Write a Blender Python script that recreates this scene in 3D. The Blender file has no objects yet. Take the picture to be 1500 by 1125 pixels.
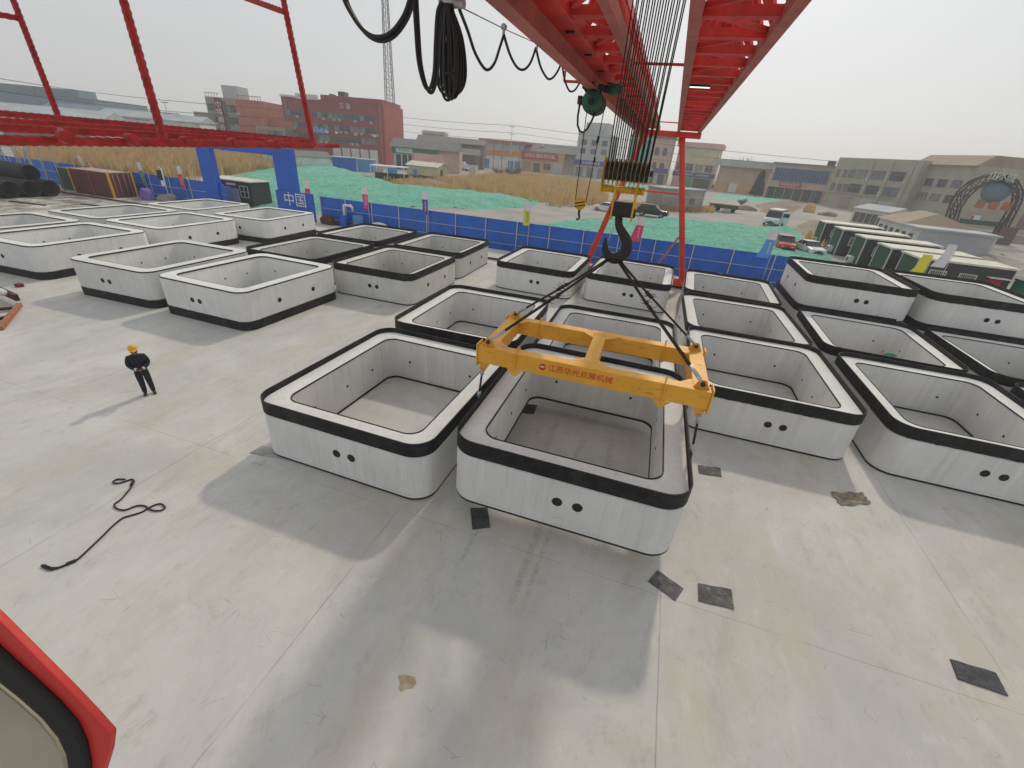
import bpy, bmesh, math, random
from mathutils import Vector, Matrix
from math import sin, cos, pi, radians as rad
random.seed(7)
sc = bpy.context.scene
COL = sc.collection

# ------------------------------------------------------------------ camera
F, PIT, ROL, YAW, HC = 629.627, rad(28.3545), rad(-4.9915), rad(-16.2355), 8.0
fw = Vector((sin(YAW)*cos(PIT), cos(YAW)*cos(PIT), -sin(PIT)))
rt = Vector((cos(YAW), -sin(YAW), 0)); dn = fw.cross(rt)
R2 = cos(ROL)*rt + sin(ROL)*dn; D2 = -sin(ROL)*rt + cos(ROL)*dn
EYE = Vector((0, 0, HC))
def ray(u, v): return fw + (u-750)/F*R2 + (v-562.5)/F*D2
def gp(u, v, z=0.0):
    w = ray(u, v); return EYE + w*((z-HC)/w.z)
def py(u, v, Y):
    w = ray(u, v); return EYE + w*(Y/w.y)
def pdp(u, v, d): return EYE + ray(u, v)*d            # depth along the axis
def rd(u, v, D):
    w = ray(u, v); return EYE + w*(D/math.hypot(w.x, w.y))
cam = bpy.data.cameras.new('camera'); cam.sensor_fit = 'HORIZONTAL'; cam.sensor_width = 36
cam.lens = 36*F/1500; cam.clip_start = 0.05; cam.clip_end = 6000
co = bpy.data.objects.new('camera', cam); COL.objects.link(co)
m = Matrix.Identity(4)
for i in range(3): m[i][0], m[i][1], m[i][2], m[i][3] = R2[i], -D2[i], -fw[i], EYE[i]
co.matrix_world = m; sc.camera = co

# ------------------------------------------------------------------ light
SUN_AZ, SUN_EL = rad(6.0), rad(40.5)
sd = Vector((sin(SUN_AZ)*cos(SUN_EL), cos(SUN_AZ)*cos(SUN_EL), sin(SUN_EL)))
sl = bpy.data.lights.new('sun', 'SUN'); sl.energy = SUN_E = 1.4; sl.angle = rad(2.6); sl.color = (1.0, .89, .70)
so = bpy.data.objects.new('sun', sl); COL.objects.link(so)
so.rotation_euler = sd.to_track_quat('Z', 'Y').to_euler(); so.location = (0, 0, 60)
w = bpy.data.worlds.new("World"); sc.world = w; w.use_nodes = True
nt = w.node_tree; bg = nt.nodes['Background']
sky = nt.nodes.new('ShaderNodeTexSky'); sky.sky_type = 'NISHITA'; sky.sun_disc = False
sky.sun_elevation = SUN_EL; sky.sun_rotation = SUN_AZ; sky.air_density = 1.0; sky.dust_density = 3.0; sky.ozone_density = 1.0
hs = nt.nodes.new('ShaderNodeHueSaturation'); hs.inputs['Saturation'].default_value = 0.22
nt.links.new(sky.outputs[0], hs.inputs['Color']); hm_ = nt.nodes.new('ShaderNodeMix'); hm_.data_type = 'RGBA'; hm_.inputs[0].default_value = .83      # high thin overcast veils the blue sky
hm_.inputs[7].default_value = (3.66, 3.80, 3.93, 1); nt.links.new(hs.outputs[0], hm_.inputs[6]); nt.links.new(hm_.outputs[2], bg.inputs[0])
bg.inputs[1].default_value = 0.15
sc.view_settings.view_transform = 'Standard'; sc.view_settings.look = 'None'
sc.cycles.volume_bounces = 2
sc.view_settings.exposure = 0.10; sc.view_settings.gamma = 1.0

# ------------------------------------------------------------------ materials
class NB:
    def __init__(s, name):
        s.m = bpy.data.materials.new(name); s.m.use_nodes = True; s.t = s.m.node_tree
        s.b = s.t.nodes['Principled BSDF']; s.tc = s.t.nodes.new('ShaderNodeTexCoord')
    def n(s, k): return s.t.nodes.new(k)
    def l(s, a, b): s.t.links.new(a, b)
    def put(s, sock, v):
        if hasattr(v, 'node'): s.l(v, sock)
        else: sock.default_value = v
    def math(s, op, a, b=0.0, c=None, clamp=False):
        x = s.n('ShaderNodeMath'); x.operation = op; x.use_clamp = clamp
        s.put(x.inputs[0], a); s.put(x.inputs[1], b)
        if c is not None: s.put(x.inputs[2], c)
        return x.outputs[0]
    def xyz(s, coord='Object'):
        x = s.n('ShaderNodeSeparateXYZ'); s.l(s.tc.outputs[coord], x.inputs[0]); return x.outputs
    def mapped(s, scale=(1, 1, 1), rot=(0, 0, 0), coord='Object', loc=(0, 0, 0)):
        x = s.n('ShaderNodeMapping'); s.l(s.tc.outputs[coord], x.inputs[0])
        x.inputs['Scale'].default_value = scale; x.inputs['Rotation'].default_value = rot; x.inputs['Location'].default_value = loc
        return x.outputs[0]
    def noise(s, vec, scale=1, detail=5, rough=.6, dist=0):
        x = s.n('ShaderNodeTexNoise'); s.l(vec, x.inputs['Vector']); x.inputs['Scale'].default_value = scale
        x.inputs['Detail'].default_value = detail; x.inputs['Roughness'].default_value = rough; x.inputs['Distortion'].default_value = dist
        return x.outputs[0]
    def ramp(s, f, a, b):           # smooth 0..1 between a and b
        x = s.n('ShaderNodeMapRange'); x.interpolation_type = 'SMOOTHSTEP'
        s.l(f, x.inputs[0]); x.inputs[1].default_value = a; x.inputs[2].default_value = b
        return x.outputs[0]
    def mix(s, f, a, b):
        x = s.n('ShaderNodeMix'); x.data_type = 'RGBA'; s.put(x.inputs[0], f)
        for k, v in ((6, a), (7, b)):
            if hasattr(v, 'node'): s.l(v, x.inputs[k])
            else: x.inputs[k].default_value = (*v, 1)
        return x.outputs[2]
    def fin(s, col, rough=.8, metal=0, bump=None, bstr=.2, bdist=.02, spec=None):
        if hasattr(col, 'node'): s.l(col, s.b.inputs['Base Color'])
        else: s.b.inputs['Base Color'].default_value = (*col, 1)
        s.put(s.b.inputs['Roughness'], rough); s.b.inputs['Metallic'].default_value = metal
        if spec is not None: s.b.inputs['Specular IOR Level'].default_value = spec
        if bump is not None:
            x = s.n('ShaderNodeBump'); x.inputs['Strength'].default_value = bstr; x.inputs['Distance'].default_value = bdist
            s.l(bump, x.inputs['Height']); s.l(x.outputs[0], s.b.inputs['Normal'])
        return s.m
def plain(name, c, rough=.6, metal=0, var=.18, scale=3.0, dirt=None, bstr=.15, bump=True, fine=14):
    b = NB(name); v = b.mapped()
    n1 = b.noise(v, scale, 6, .65); n2 = b.noise(v, scale*fine, 4, .6)
    d = tuple(x*(1-var) for x in c); e = tuple(min(1, x*(1+var)) for x in c)
    col = b.mix(b.ramp(n1, .3, .7), d, e)
    if dirt: col = b.mix(b.math('MULTIPLY', b.ramp(b.noise(b.mapped(loc=(5, 3, 1)), scale*1.7, 7, .7), .56, .72), dirt[1]), col, dirt[0])
    r = b.math('ADD', b.math('MULTIPLY', n1, .2), rough-.1)
    return b.fin(col, r, metal, n2 if bump else None, bstr, .01)
M = {}
# yard slab
b = NB('yard_concrete'); X, Y, Zc = b.xyz()
v = b.mapped(); vd = b.mapped(scale=(1, .28, 1), rot=(0, 0, rad(-38)))
n_big = b.noise(v, .22, 10, .70, .5); n_mid = b.noise(vd, .9, 11, .74, .3); n_fine = b.noise(v, 7, 6, .7); n_tan = b.noise(b.mapped(loc=(9, 4, 0), scale=(1, .45, 1), rot=(0, 0, rad(-30))), .5, 11, .72, .3)
col = b.mix(b.ramp(n_big, .35, .68), (.47, .468, .45), (.60, .59, .56))
col = b.mix(b.math('MULTIPLY', b.ramp(n_tan, .46, .64), .62), col, (.50, .455, .375))
col = b.mix(b.math('MULTIPLY', b.ramp(n_mid, .54, .68), .42), col, (.38, .365, .335))
col = b.mix(b.math('MULTIPLY', b.ramp(n_mid, .46, .34), .30), col, (.64, .635, .61))
col = b.mix(b.math('MULTIPLY', b.ramp(n_fine, .56, .75), .22), col, (.27, .26, .24))
# scuffs: thin dark scratches
sv = b.n('ShaderNodeTexVoronoi'); sv.inputs['Scale'].default_value = 2.0; sv.feature = 'DISTANCE_TO_EDGE'
b.l(b.mapped(scale=(.5, 2.2, 1), rot=(0, 0, rad(52))), sv.inputs['Vector'])
scr = b.math('MULTIPLY', b.ramp(sv.outputs['Distance'], .016, .0), b.ramp(b.noise(v, 1.3, 5, .65), .56, .66))
col = b.mix(b.math('MULTIPLY', scr, .5), col, (.17, .165, .16))
sv2 = b.n('ShaderNodeTexVoronoi'); sv2.inputs['Scale'].default_value = 3.4; sv2.feature = 'DISTANCE_TO_EDGE'
b.l(b.mapped(scale=(1.6, .35, 1), rot=(0, 0, rad(-24)), loc=(3, 1, 0)), sv2.inputs['Vector'])
scr2 = b.math('MULTIPLY', b.ramp(sv2.outputs['Distance'], .022, .0), b.ramp(b.noise(b.mapped(loc=(2, 7, 0)), 1.7, 6, .7), .55, .64))
col = b.mix(b.math('MULTIPLY', scr2, .42), col, (.20, .19, .175))
blot = b.noise(b.mapped(loc=(11, 3, 0), scale=(1, .7, 1), rot=(0, 0, rad(-35))), 1.6, 9, .78, .2)
col = b.mix(b.math('MULTIPLY', b.ramp(blot, .53, .66), .38), col, (.36, .335, .295)); col = b.mix(b.math('MULTIPLY', b.ramp(blot, .45, .34), .30), col, (.66, .655, .63))
# round bruises left by crane pads
vv = b.n('ShaderNodeTexVoronoi'); vv.inputs['Scale'].default_value = .42; b.l(v, vv.inputs['Vector'])
spot = b.math('MULTIPLY', b.ramp(vv.outputs['Distance'], .075, .05), b.ramp(n_fine, .40, .62))
col = b.mix(b.math('MULTIPLY', spot, .35), col, (.25, .25, .245))
# saw-cut joints
def joint(c, off, per, wd):
    f = b.math('FRACT', b.math('DIVIDE', b.math('SUBTRACT', c, off), per))
    return b.ramp(b.math('MULTIPLY', b.math('ABSOLUTE', b.math('SUBTRACT', f, .5)), per), wd, wd*.35)
wob = b.math('MULTIPLY', b.math('SUBTRACT', b.noise(v, 1.2, 3, .5), .5), .05)
jx = joint(b.math('ADD', X, wob), 1.7-3.15, 6.3, .017); jy = joint(b.math('ADD', Y, wob), 6.75-4.0, 8.0, .011)
col = b.mix(b.math('MULTIPLY', b.math('MULTIPLY', b.math('MAXIMUM', jx, jy), .5), b.ramp(b.noise(v, .8, 4, .6), .30, .55)), col, (.17, .16, .145))
# muddy corner by the pipes
mud = b.math('MULTIPLY', b.ramp(b.math('ADD', X, b.math('MULTIPLY', n_big, 14)), -42, -50), b.ramp(b.noise(v, .6, 6, .7), .38, .6))
col = b.mix(mud, col, (.17, .15, .125))
# tyre tracks under the hoisted ring
def strip(x0, k, y0, y1, wd):
    dx = b.math('ABSOLUTE', b.math('SUBTRACT', X, b.math('ADD', b.math('MULTIPLY', Y, k), x0)))
    s1 = b.ramp(dx, wd, wd*.5); s2 = b.math('MULTIPLY', b.ramp(Y, y0, y0+.7), b.ramp(Y, y1, y1-.5))
    return b.math('MULTIPLY', s1, s2)
tr = None
for a in ((-1.2, .0, 5.0, 8.0, .10), (-1.0, .01, 5.1, 7.8, .07), (-2.75, .03, 5.4, 7.6, .07), (-1.65, -.02, 7.6, 12.6, .14), (-2.0, .10, 7.6, 12, .10), (.5, -.04, 6.8, 12.5, .13)):
    s_ = strip(*a); tr = s_ if tr is None else b.math('MAXIMUM', tr, s_)
zig = b.ramp(b.math('FRACT', b.math('MULTIPLY', Y, 9.0)), .25, .55)
tr = b.math('MULTIPLY', tr, b.math('ADD', b.math('MULTIPLY', zig, .08), b.math('MULTIPLY', b.ramp(n_fine, .38, .62), .24)))
col = b.mix(tr, col, (.16, .155, .15))
M['yard'] = b.fin(col, b.math('ADD', b.math('MULTIPLY', n_mid, .25), .55), 0, b.noise(v, 18, 5, .7), .12, .01, .35)
# ground dirt
b = NB('dirt'); v = b.mapped(); n1 = b.noise(v, .05, 8, .65); n2 = b.noise(v, .6, 6, .7)
c = b.mix(b.ramp(n1, .35, .65), (.22, .17, .12), (.33, .275, .205)); c = b.mix(b.math('MULTIPLY', b.ramp(n2, .5, .7), .6), c, (.14, .11, .08))
M['dirt'] = b.fin(c, .95, 0, b.noise(v, 2.5, 6, .7), .5, .08)
b = NB('track'); v = b.mapped(); n1 = b.noise(v, .12, 7, .65)
M['track'] = b.fin(b.mix(b.ramp(n1, .3, .7), (.255, .215, .17), (.35, .31, .26)), .92, 0, b.noise(v, 3, 6, .7), .4, .05)
M['asphalt'] = plain('street_asphalt', (.20, .19, .185), .9, 0, .15, .2)
M['pad'] = plain('old_concrete_pad', (.33, .31, .28), .9, 0, .18, .12, ((.25, .22, .18), .5))
# ring concrete
def ring_mat(name, lo, hi, stain, dark):
    b = NB(name); v = b.mapped(); oi = b.n('ShaderNodeObjectInfo')
    add = b.n('ShaderNodeVectorMath'); add.operation = 'ADD'; b.l(v, add.inputs[0])
    cx = b.n('ShaderNodeCombineXYZ')
    for k in range(3): b.l(b.math('MULTIPLY', oi.outputs['Random'], 37.0+11*k), cx.inputs[k])
    b.l(cx.outputs[0], add.inputs[1]); vr = add.outputs[0]
    mp = b.n('ShaderNodeMapping'); b.l(vr, mp.inputs[0]); mp.inputs['Scale'].default_value = (3.2, 3.2, .16)
    n1 = b.noise(vr, .8, 6, .65); st = b.noise(mp.outputs[0], 2.2, 6, .7, .2); fi = b.noise(vr, 22, 5, .7)
    col = b.mix(b.ramp(n1, .3, .7), lo, hi)
    col = b.mix(b.math('MULTIPLY', b.ramp(st, .52, .68), .38), col, stain)
    col = b.mix(b.math('MULTIPLY', b.ramp(st, .45, .33), .35), col, tuple(min(1, x*1.18) for x in hi))
    col = b.mix(b.math('MULTIPLY', b.ramp(b.noise(vr, 3.1, 7, .75), .64, .74), dark), col, (.20, .19, .17))
    X, Y, Z = b.xyz()
    sc1 = b.n('ShaderNodeMapping'); b.l(vr, sc1.inputs[0]); sc1.inputs['Scale'].default_value = (.9, .9, 16)
    scf = b.math('MULTIPLY', b.ramp(b.noise(sc1.outputs[0], 1.6, 8, .75), .60, .67), b.math('MULTIPLY', b.ramp(Z, .12, .2), b.ramp(Z, .62, .35)))      # scrapes from handling
    scf = b.math('MULTIPLY', scf, b.ramp(b.noise(vr, .55, 3, .5), .45, .6)); col = b.mix(b.math('MULTIPLY', scf, .65), col, (.19, .185, .17))
    ln = b.math('MULTIPLY', b.ramp(b.math('ABSOLUTE', b.math('SUBTRACT', Z, .15)), .007, .002), b.ramp(b.noise(vr, 1.5, 4, .6), .42, .55)); col = b.mix(b.math('MULTIPLY', ln, .55), col, (.20, .195, .18))   # formwork seam
    pit = b.ramp(b.noise(vr, 34, 3, .5), .70, .76); col = b.mix(b.math('MULTIPLY', pit, .5), col, (.22, .21, .195))                                        # air holes
    blk = b.math('MULTIPLY', b.ramp(b.math('ADD', Z, b.math('MULTIPLY', b.noise(vr, 3.2, 6, .7), .09)), 1.405, 1.412), b.ramp(Z, 1.45, 1.44)); blk = b.math('MULTIPLY', blk, b.math('MAXIMUM', b.math('GREATER_THAN', b.math('ABSOLUTE', X), 2.3385), b.math('GREATER_THAN', b.math('ABSOLUTE', Y), 2.8))); col = b.mix(blk, col, (.018, .018, .02))   # paint overrun under the collar
    tint = b.math('ADD', b.math('MULTIPLY', oi.outputs['Random'], .14), .93)
    hsn = b.n('ShaderNodeHueSaturation'); b.l(col, hsn.inputs['Color']); b.l(tint, hsn.inputs['Value'])
    return b.fin(hsn.outputs[0], .82, 0, fi, .22, .012, .3)
M['ring'] = ring_mat('precast_concrete', (.66, .66, .645), (.75, .75, .735), (.52, .505, .465), .3)
M['ringold'] = ring_mat('stained_precast_concrete', (.58, .575, .55), (.68, .675, .64), (.42, .40, .345), .65)
b = NB('black_collar_paint'); v = b.mapped(); n1 = b.noise(v, 2.5, 6, .7)
c = b.mix(b.ramp(n1, .35, .75), (.012, .012, .014), (.035, .035, .037)); c = b.mix(b.math('MULTIPLY', b.ramp(b.noise(v, 9, 6, .75), .66, .76), .5), c, (.16, .155, .145))
M['collar'] = b.fin(c, .62, 0, b.noise(v, 30, 4, .6), .15, .004, .25)
M['rubber'] = plain('black_rubber', (.014, .014, .014), .7, 0, .3, 6)
M['hole'] = plain('hole_shade_black', (.008, .008, .009), .6, 0, .2, 8)  # discs on the uncut wall; black stands for the shade inside holes
M['red'] = plain('crane_red_paint', (.62, .034, .024), .5, 0, .30, 1.1, ((.24, .045, .03), .7))
M['redrail'] = plain('rail_bounce_red', (.46, .13, .10), .6, 0, .25, 1.2, ((.20, .10, .08), .6))  # paler, browner red: ground bounce on the girder undersides put into the colour
M['rebar'] = plain('rebar_red_paint', (.42, .022, .018), .5, 0, .35, 22, ((.16, .03, .02), .6), .4)
M['leg'] = plain('leg_orange_red', (.70, .055, .028), .45, 0, .12, 1.5, ((.40, .06, .04), .4))
b = NB('spreader_yellow'); v = b.mapped(); n1 = b.noise(v, 1.5, 6, .65); X, Y, Z = b.xyz()
c = b.mix(b.ramp(n1, .3, .7), (.74, .35, .022), (.84, .43, .04))
chip = b.math('MULTIPLY', b.ramp(b.noise(b.mapped(scale=(1, 3, 6)), 2.6, 7, .75), .575, .63), b.ramp(b.noise(v, .9, 3, .5), .42, .6))
c = b.mix(b.math('MULTIPLY', chip, .8), c, (.12, .055, .02))
c = b.mix(b.math('MULTIPLY', b.ramp(b.noise(v, 6, 5, .7), .58, .75), .3), c, (.42, .19, .03))
M['yellow'] = b.fin(c, .48, 0, b.noise(v, 14, 5, .6), .12, .006)
M['byellow'] = plain('block_yellow', (.68, .40, .02), .45, 0, .2, 6, ((.10, .06, .02), .7))
M['brass'] = plain('pale_yellow_edge', (.60, .48, .16), .5, 0, .2, 9)
M['black'] = plain('black_steel', (.018, .018, .018), .5, .2, .3, 8)
M['grease'] = plain('greasy_rope', (.022, .018, .015), .55, .3, .4, 20)
M['steel'] = plain('galvanised_steel', (.42, .43, .44), .42, .6, .2, 4)
M['white'] = plain('white_paint', (.72, .72, .70), .5, 0, .08, 2)
M['wpost'] = plain('grey_white_post', (.55, .55, .53), .55, 0, .15, 3)
M['blue'] = plain('blue_sheet', (.012, .13, .56), .5, 0, .14, .7, ((.02, .06, .2), .5))
M['blueg'] = plain('gate_blue', (.008, .10, .52), .5, 0, .10, .8)
M['lblue'] = plain('light_blue_sheet', (.08, .26, .52), .6, 0, .2, 1)
M['green'] = plain('motor_green', (.012, .10, .06), .4, .1, .3, 5, ((.02, .03, .025), .6))
M['dgreen'] = plain('cabin_dark_green', (.018, .065, .042), .6, 0, .2, 1)
M['dgrey'] = plain('cabin_dark_grey', (.035, .038, .042), .6, 0, .2, 1)
M['cream'] = plain('cream_roof', (.62, .60, .50), .6, 0, .14, 1.2, ((.35, .32, .25), .5))
b = NB('dust_net'); v = b.mapped(); n1 = b.noise(v, .22, 7, .7, .8); n2 = b.noise(b.mapped(scale=(.7, 1.6, 1), rot=(0, 0, rad(20))), 1.0, 8, .72, 1.2); n3 = b.noise(b.mapped(scale=(.8, 1.2, 1), rot=(0, 0, rad(-25)), loc=(4, 9, 0)), 2.4, 7, .7, .9)
c = b.mix(b.ramp(n1, .35, .65), (.25, .72, .54), (.36, .80, .65)); c = b.mix(b.math('MULTIPLY', b.ramp(n2, .52, .64), .6), c, (.17, .55, .41)); c = b.mix(b.math('MULTIPLY', b.ramp(n3, .57, .66), .7), c, (.05, .23, .15)); c = b.mix(b.math('MULTIPLY', b.ramp(n3, .42, .32), .6), c, (.30, .60, .44))
c = b.mix(b.math('MULTIPLY', b.ramp(b.noise(b.mapped(loc=(3, 8, 0)), .7, 6, .7, .6), .655, .69), .85), c, (.27, .21, .14))
for nz, w_, dk in ((n2, .012, .6), (n3, .014, .5), (b.noise(b.mapped(scale=(.5, 1.4, 1), rot=(0, 0, rad(8)), loc=(7, 2, 0)), .55, 5, .6, 1.5), .009, .75)):
    c = b.mix(b.math('MULTIPLY', b.ramp(b.math('ABSOLUTE', b.math('SUBTRACT', nz, .5)), w_, w_*.2), dk), c, (.035, .16, .10))  # fold shade painted into the net colour as thin dark crease lines
M['net'] = b.fin(c, .85, 0, b.math('ADD', n2, n3), 1.0, .5, .15)
b = NB('dry_reed'); v = b.mapped(); n1 = b.noise(v, .5, 4, .6); oi = b.n('ShaderNodeTexWhiteNoise'); 
c = b.mix(b.ramp(n1, .3, .7), (.46, .31, .14), (.62, .46, .24))
M['reed'] = b.fin(c, .9, spec=.1)
tr_ = b.n('ShaderNodeBsdfTranslucent'); b.l(c, tr_.inputs[0]); mx = b.n('ShaderNodeMixShader'); mx.inputs[0].default_value = .45
b.l(b.b.outputs[0], mx.inputs[1]); b.l(tr_.outputs[0], mx.inputs[2]); b.l(mx.outputs[0], [n for n in b.t.nodes if n.type == 'OUTPUT_MATERIAL'][0].inputs[0])
M['twig'] = plain('bare_twigs', (.11, .095, .08), .9, 0, .3, 2)
M['conifer'] = plain('conifer_leaf', (.016, .034, .022), .85, 0, .4, 2)
M['bark'] = plain('bark', (.10, .075, .055), .9, 0, .3, 3)
M['mat'] = plain('rubber_mat', (.055, .057, .062), .8, 0, .35, 4, ((.22, .22, .22), .5), .5)
M['matd'] = plain('worn_rubber_mat', (.10, .10, .10), .85, 0, .35, 5, ((.3, .3, .29), .7), .5)
M['sack'] = plain('brown_woven_sheet', (.24, .20, .15), .85, 0, .4, 6, ((.06, .05, .04), .8), .6)
M['plate'] = plain('steel_plate', (.34, .335, .32), .6, .3, .25, 2, ((.22, .2, .17), .6))
M['stain'] = plain('ochre_stain', (.34, .28, .19), .9, 0, .25, 5)
M['glass'] = plain('window_glass', (.035, .05, .065), .15, 0, .3, .4, bump=False)
M['glass2'] = plain('window_glass_pale', (.12, .16, .19), .15, 0, .3, .4, bump=False); M['glass3'] = plain('window_curtain', (.22, .23, .23), .4, 0, .3, 1, bump=False)
M['carglass'] = plain('car_glass', (.02, .026, .032), .12, 0, .2, 1, bump=False)
M['tyre'] = plain('tyre_rubber', (.016, .016, .016), .8, 0, .2, 6)
M['lamp'] = plain('lamp_lens', (.6, .62, .65), .2, 0, .1, 3, bump=False)
M['pipe'] = plain('black_corrugated_pipe', (.012, .014, .018), .8, 0, .3, 2)
M['rustbox'] = plain('container_brown', (.125, .028, .020), .6, 0, .25, .8, ((.22, .09, .05), .5))
M['boxtop'] = plain('container_faded_top', (.42, .27, .22), .7, 0, .2, .8)
M['cyellow'] = plain('container_yellow', (.70, .36, .02), .5, 0, .12, 2)
M['wood'] = plain('orange_timber', (.36, .13, .055), .75, 0, .3, 4, ((.14, .07, .04), .6))
M['rust'] = plain('rusty_steel', (.075, .030, .024), .8, .1, .4, 5)
M['brick'] = plain('brick_red', (.16, .035, .03), .85, 0, .3, 6)
M['purple'] = plain('purple_tarp', (.17, .12, .42), .7, 0, .3, 3, bstr=.6)
M['skin'] = plain('skin', (.42, .235, .165), .6, 0, .08, 8)
M['navy'] = plain('navy_workwear', (.012, .013, .022), .85, 0, .3, 9, bstr=.4)
M['shoe'] = plain('dark_shoe', (.03, .028, .028), .7, 0, .3, 9)
M['hair'] = plain('black_hair', (.012, .01, .009), .7, 0, .3, 20)
M['helmet'] = plain('helmet_yellow', (.78, .40, .012), .35, 0, .05, 4, bump=False)
M['cuff'] = plain('white_cuff', (.62, .60, .58), .8, 0, .1, 6)
M['khaki'] = plain('khaki_panel', (.40, .385, .30), .8, 0, .12, 2.5, ((.2, .18, .13), .5))
M['cabred'] = plain('cab_red_paint', (.62, .035, .025), .4, 0, .06, 2)
def wall(name, c, var=.14, sc_=.25): return plain(name, c, .85, 0, var, sc_, (tuple(x*.6 for x in c), .45), .2)
for k, c in {'redwall': (.27, .050, .050), 'redside': (.34, .055, .055), 'orange': (.42, .13, .095), 'tan': (.30, .25, .20), 'greyw': (.42, .44, .46), 'pink': (.50, .36, .30),
             'teal': (.05, .24, .20), 'creamw': (.56, .49, .33), 'greyroof': (.17, .17, .17), 'khakiw': (.36, .34, .27), 'pinkw': (.36, .27, .245), 'beige': (.50, .45, .32), 'whitew': (.60, .61, .60),
             'brownroof': (.32, .245, .185), 'redroof': (.40, .10, .09), 'bluegrey': (.13, .20, .26), 'paleroof': (.38, .42, .44), 'yellowsh': (.52, .33, .12), 'darkbrick': (.13, .095, .085), 'maroon': (.16, .02, .035),
             'signred': (.42, .02, .05), 'signblue': (.035, .045, .20), 'signorange': (.62, .27, .04), 'signgreen': (.02, .20, .12), 'pinkban': (.62, .36, .36), 'bluedoor': (.09, .20, .40), 'rubble': (.26, .235, .21), 'tangerine': (.60, .20, .05)}.items(): M[k] = wall(k, c)
for k, c in {'f_white': (.70, .70, .72), 'f_yellow': (.72, .66, .05), 'f_green': (.02, .30, .17), 'f_red': (.68, .05, .06), 'f_pink': (.72, .05, .20), 'f_purple': (.12, .08, .36), 'f_blue': (.10, .33, .78), 'f_lilac': (.34, .32, .52)}.items(): M[k] = plain(k, c, .8, 0, .08, 4)
M['cwhite'] = plain('car_white', (.72, .73, .74), .25, 0, .03, 1, bump=False); M['cblack'] = plain('car_black', (.014, .016, .02), .22, 0, .1, 1, bump=False)
M['cred'] = plain('car_red', (.42, .035, .028), .25, 0, .05, 1, bump=False); M['tred'] = plain('text_red', (.62, .03, .02), .5, 0, .1, 3, bump=False)
b = NB('led_light'); b.b.inputs['Emission Color'].default_value = (.8, 1, .88, 1); b.b.inputs['Emission Strength'].default_value = 1.6; M['led'] = b.fin((.6, .75, .65), .4)
b = NB('blue_neon_sign'); b.b.inputs['Emission Color'].default_value = (.05, .4, .75, 1); b.b.inputs['Emission Strength'].default_value = .35; M['neon'] = b.fin((.04, .35, .65), .5)

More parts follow.
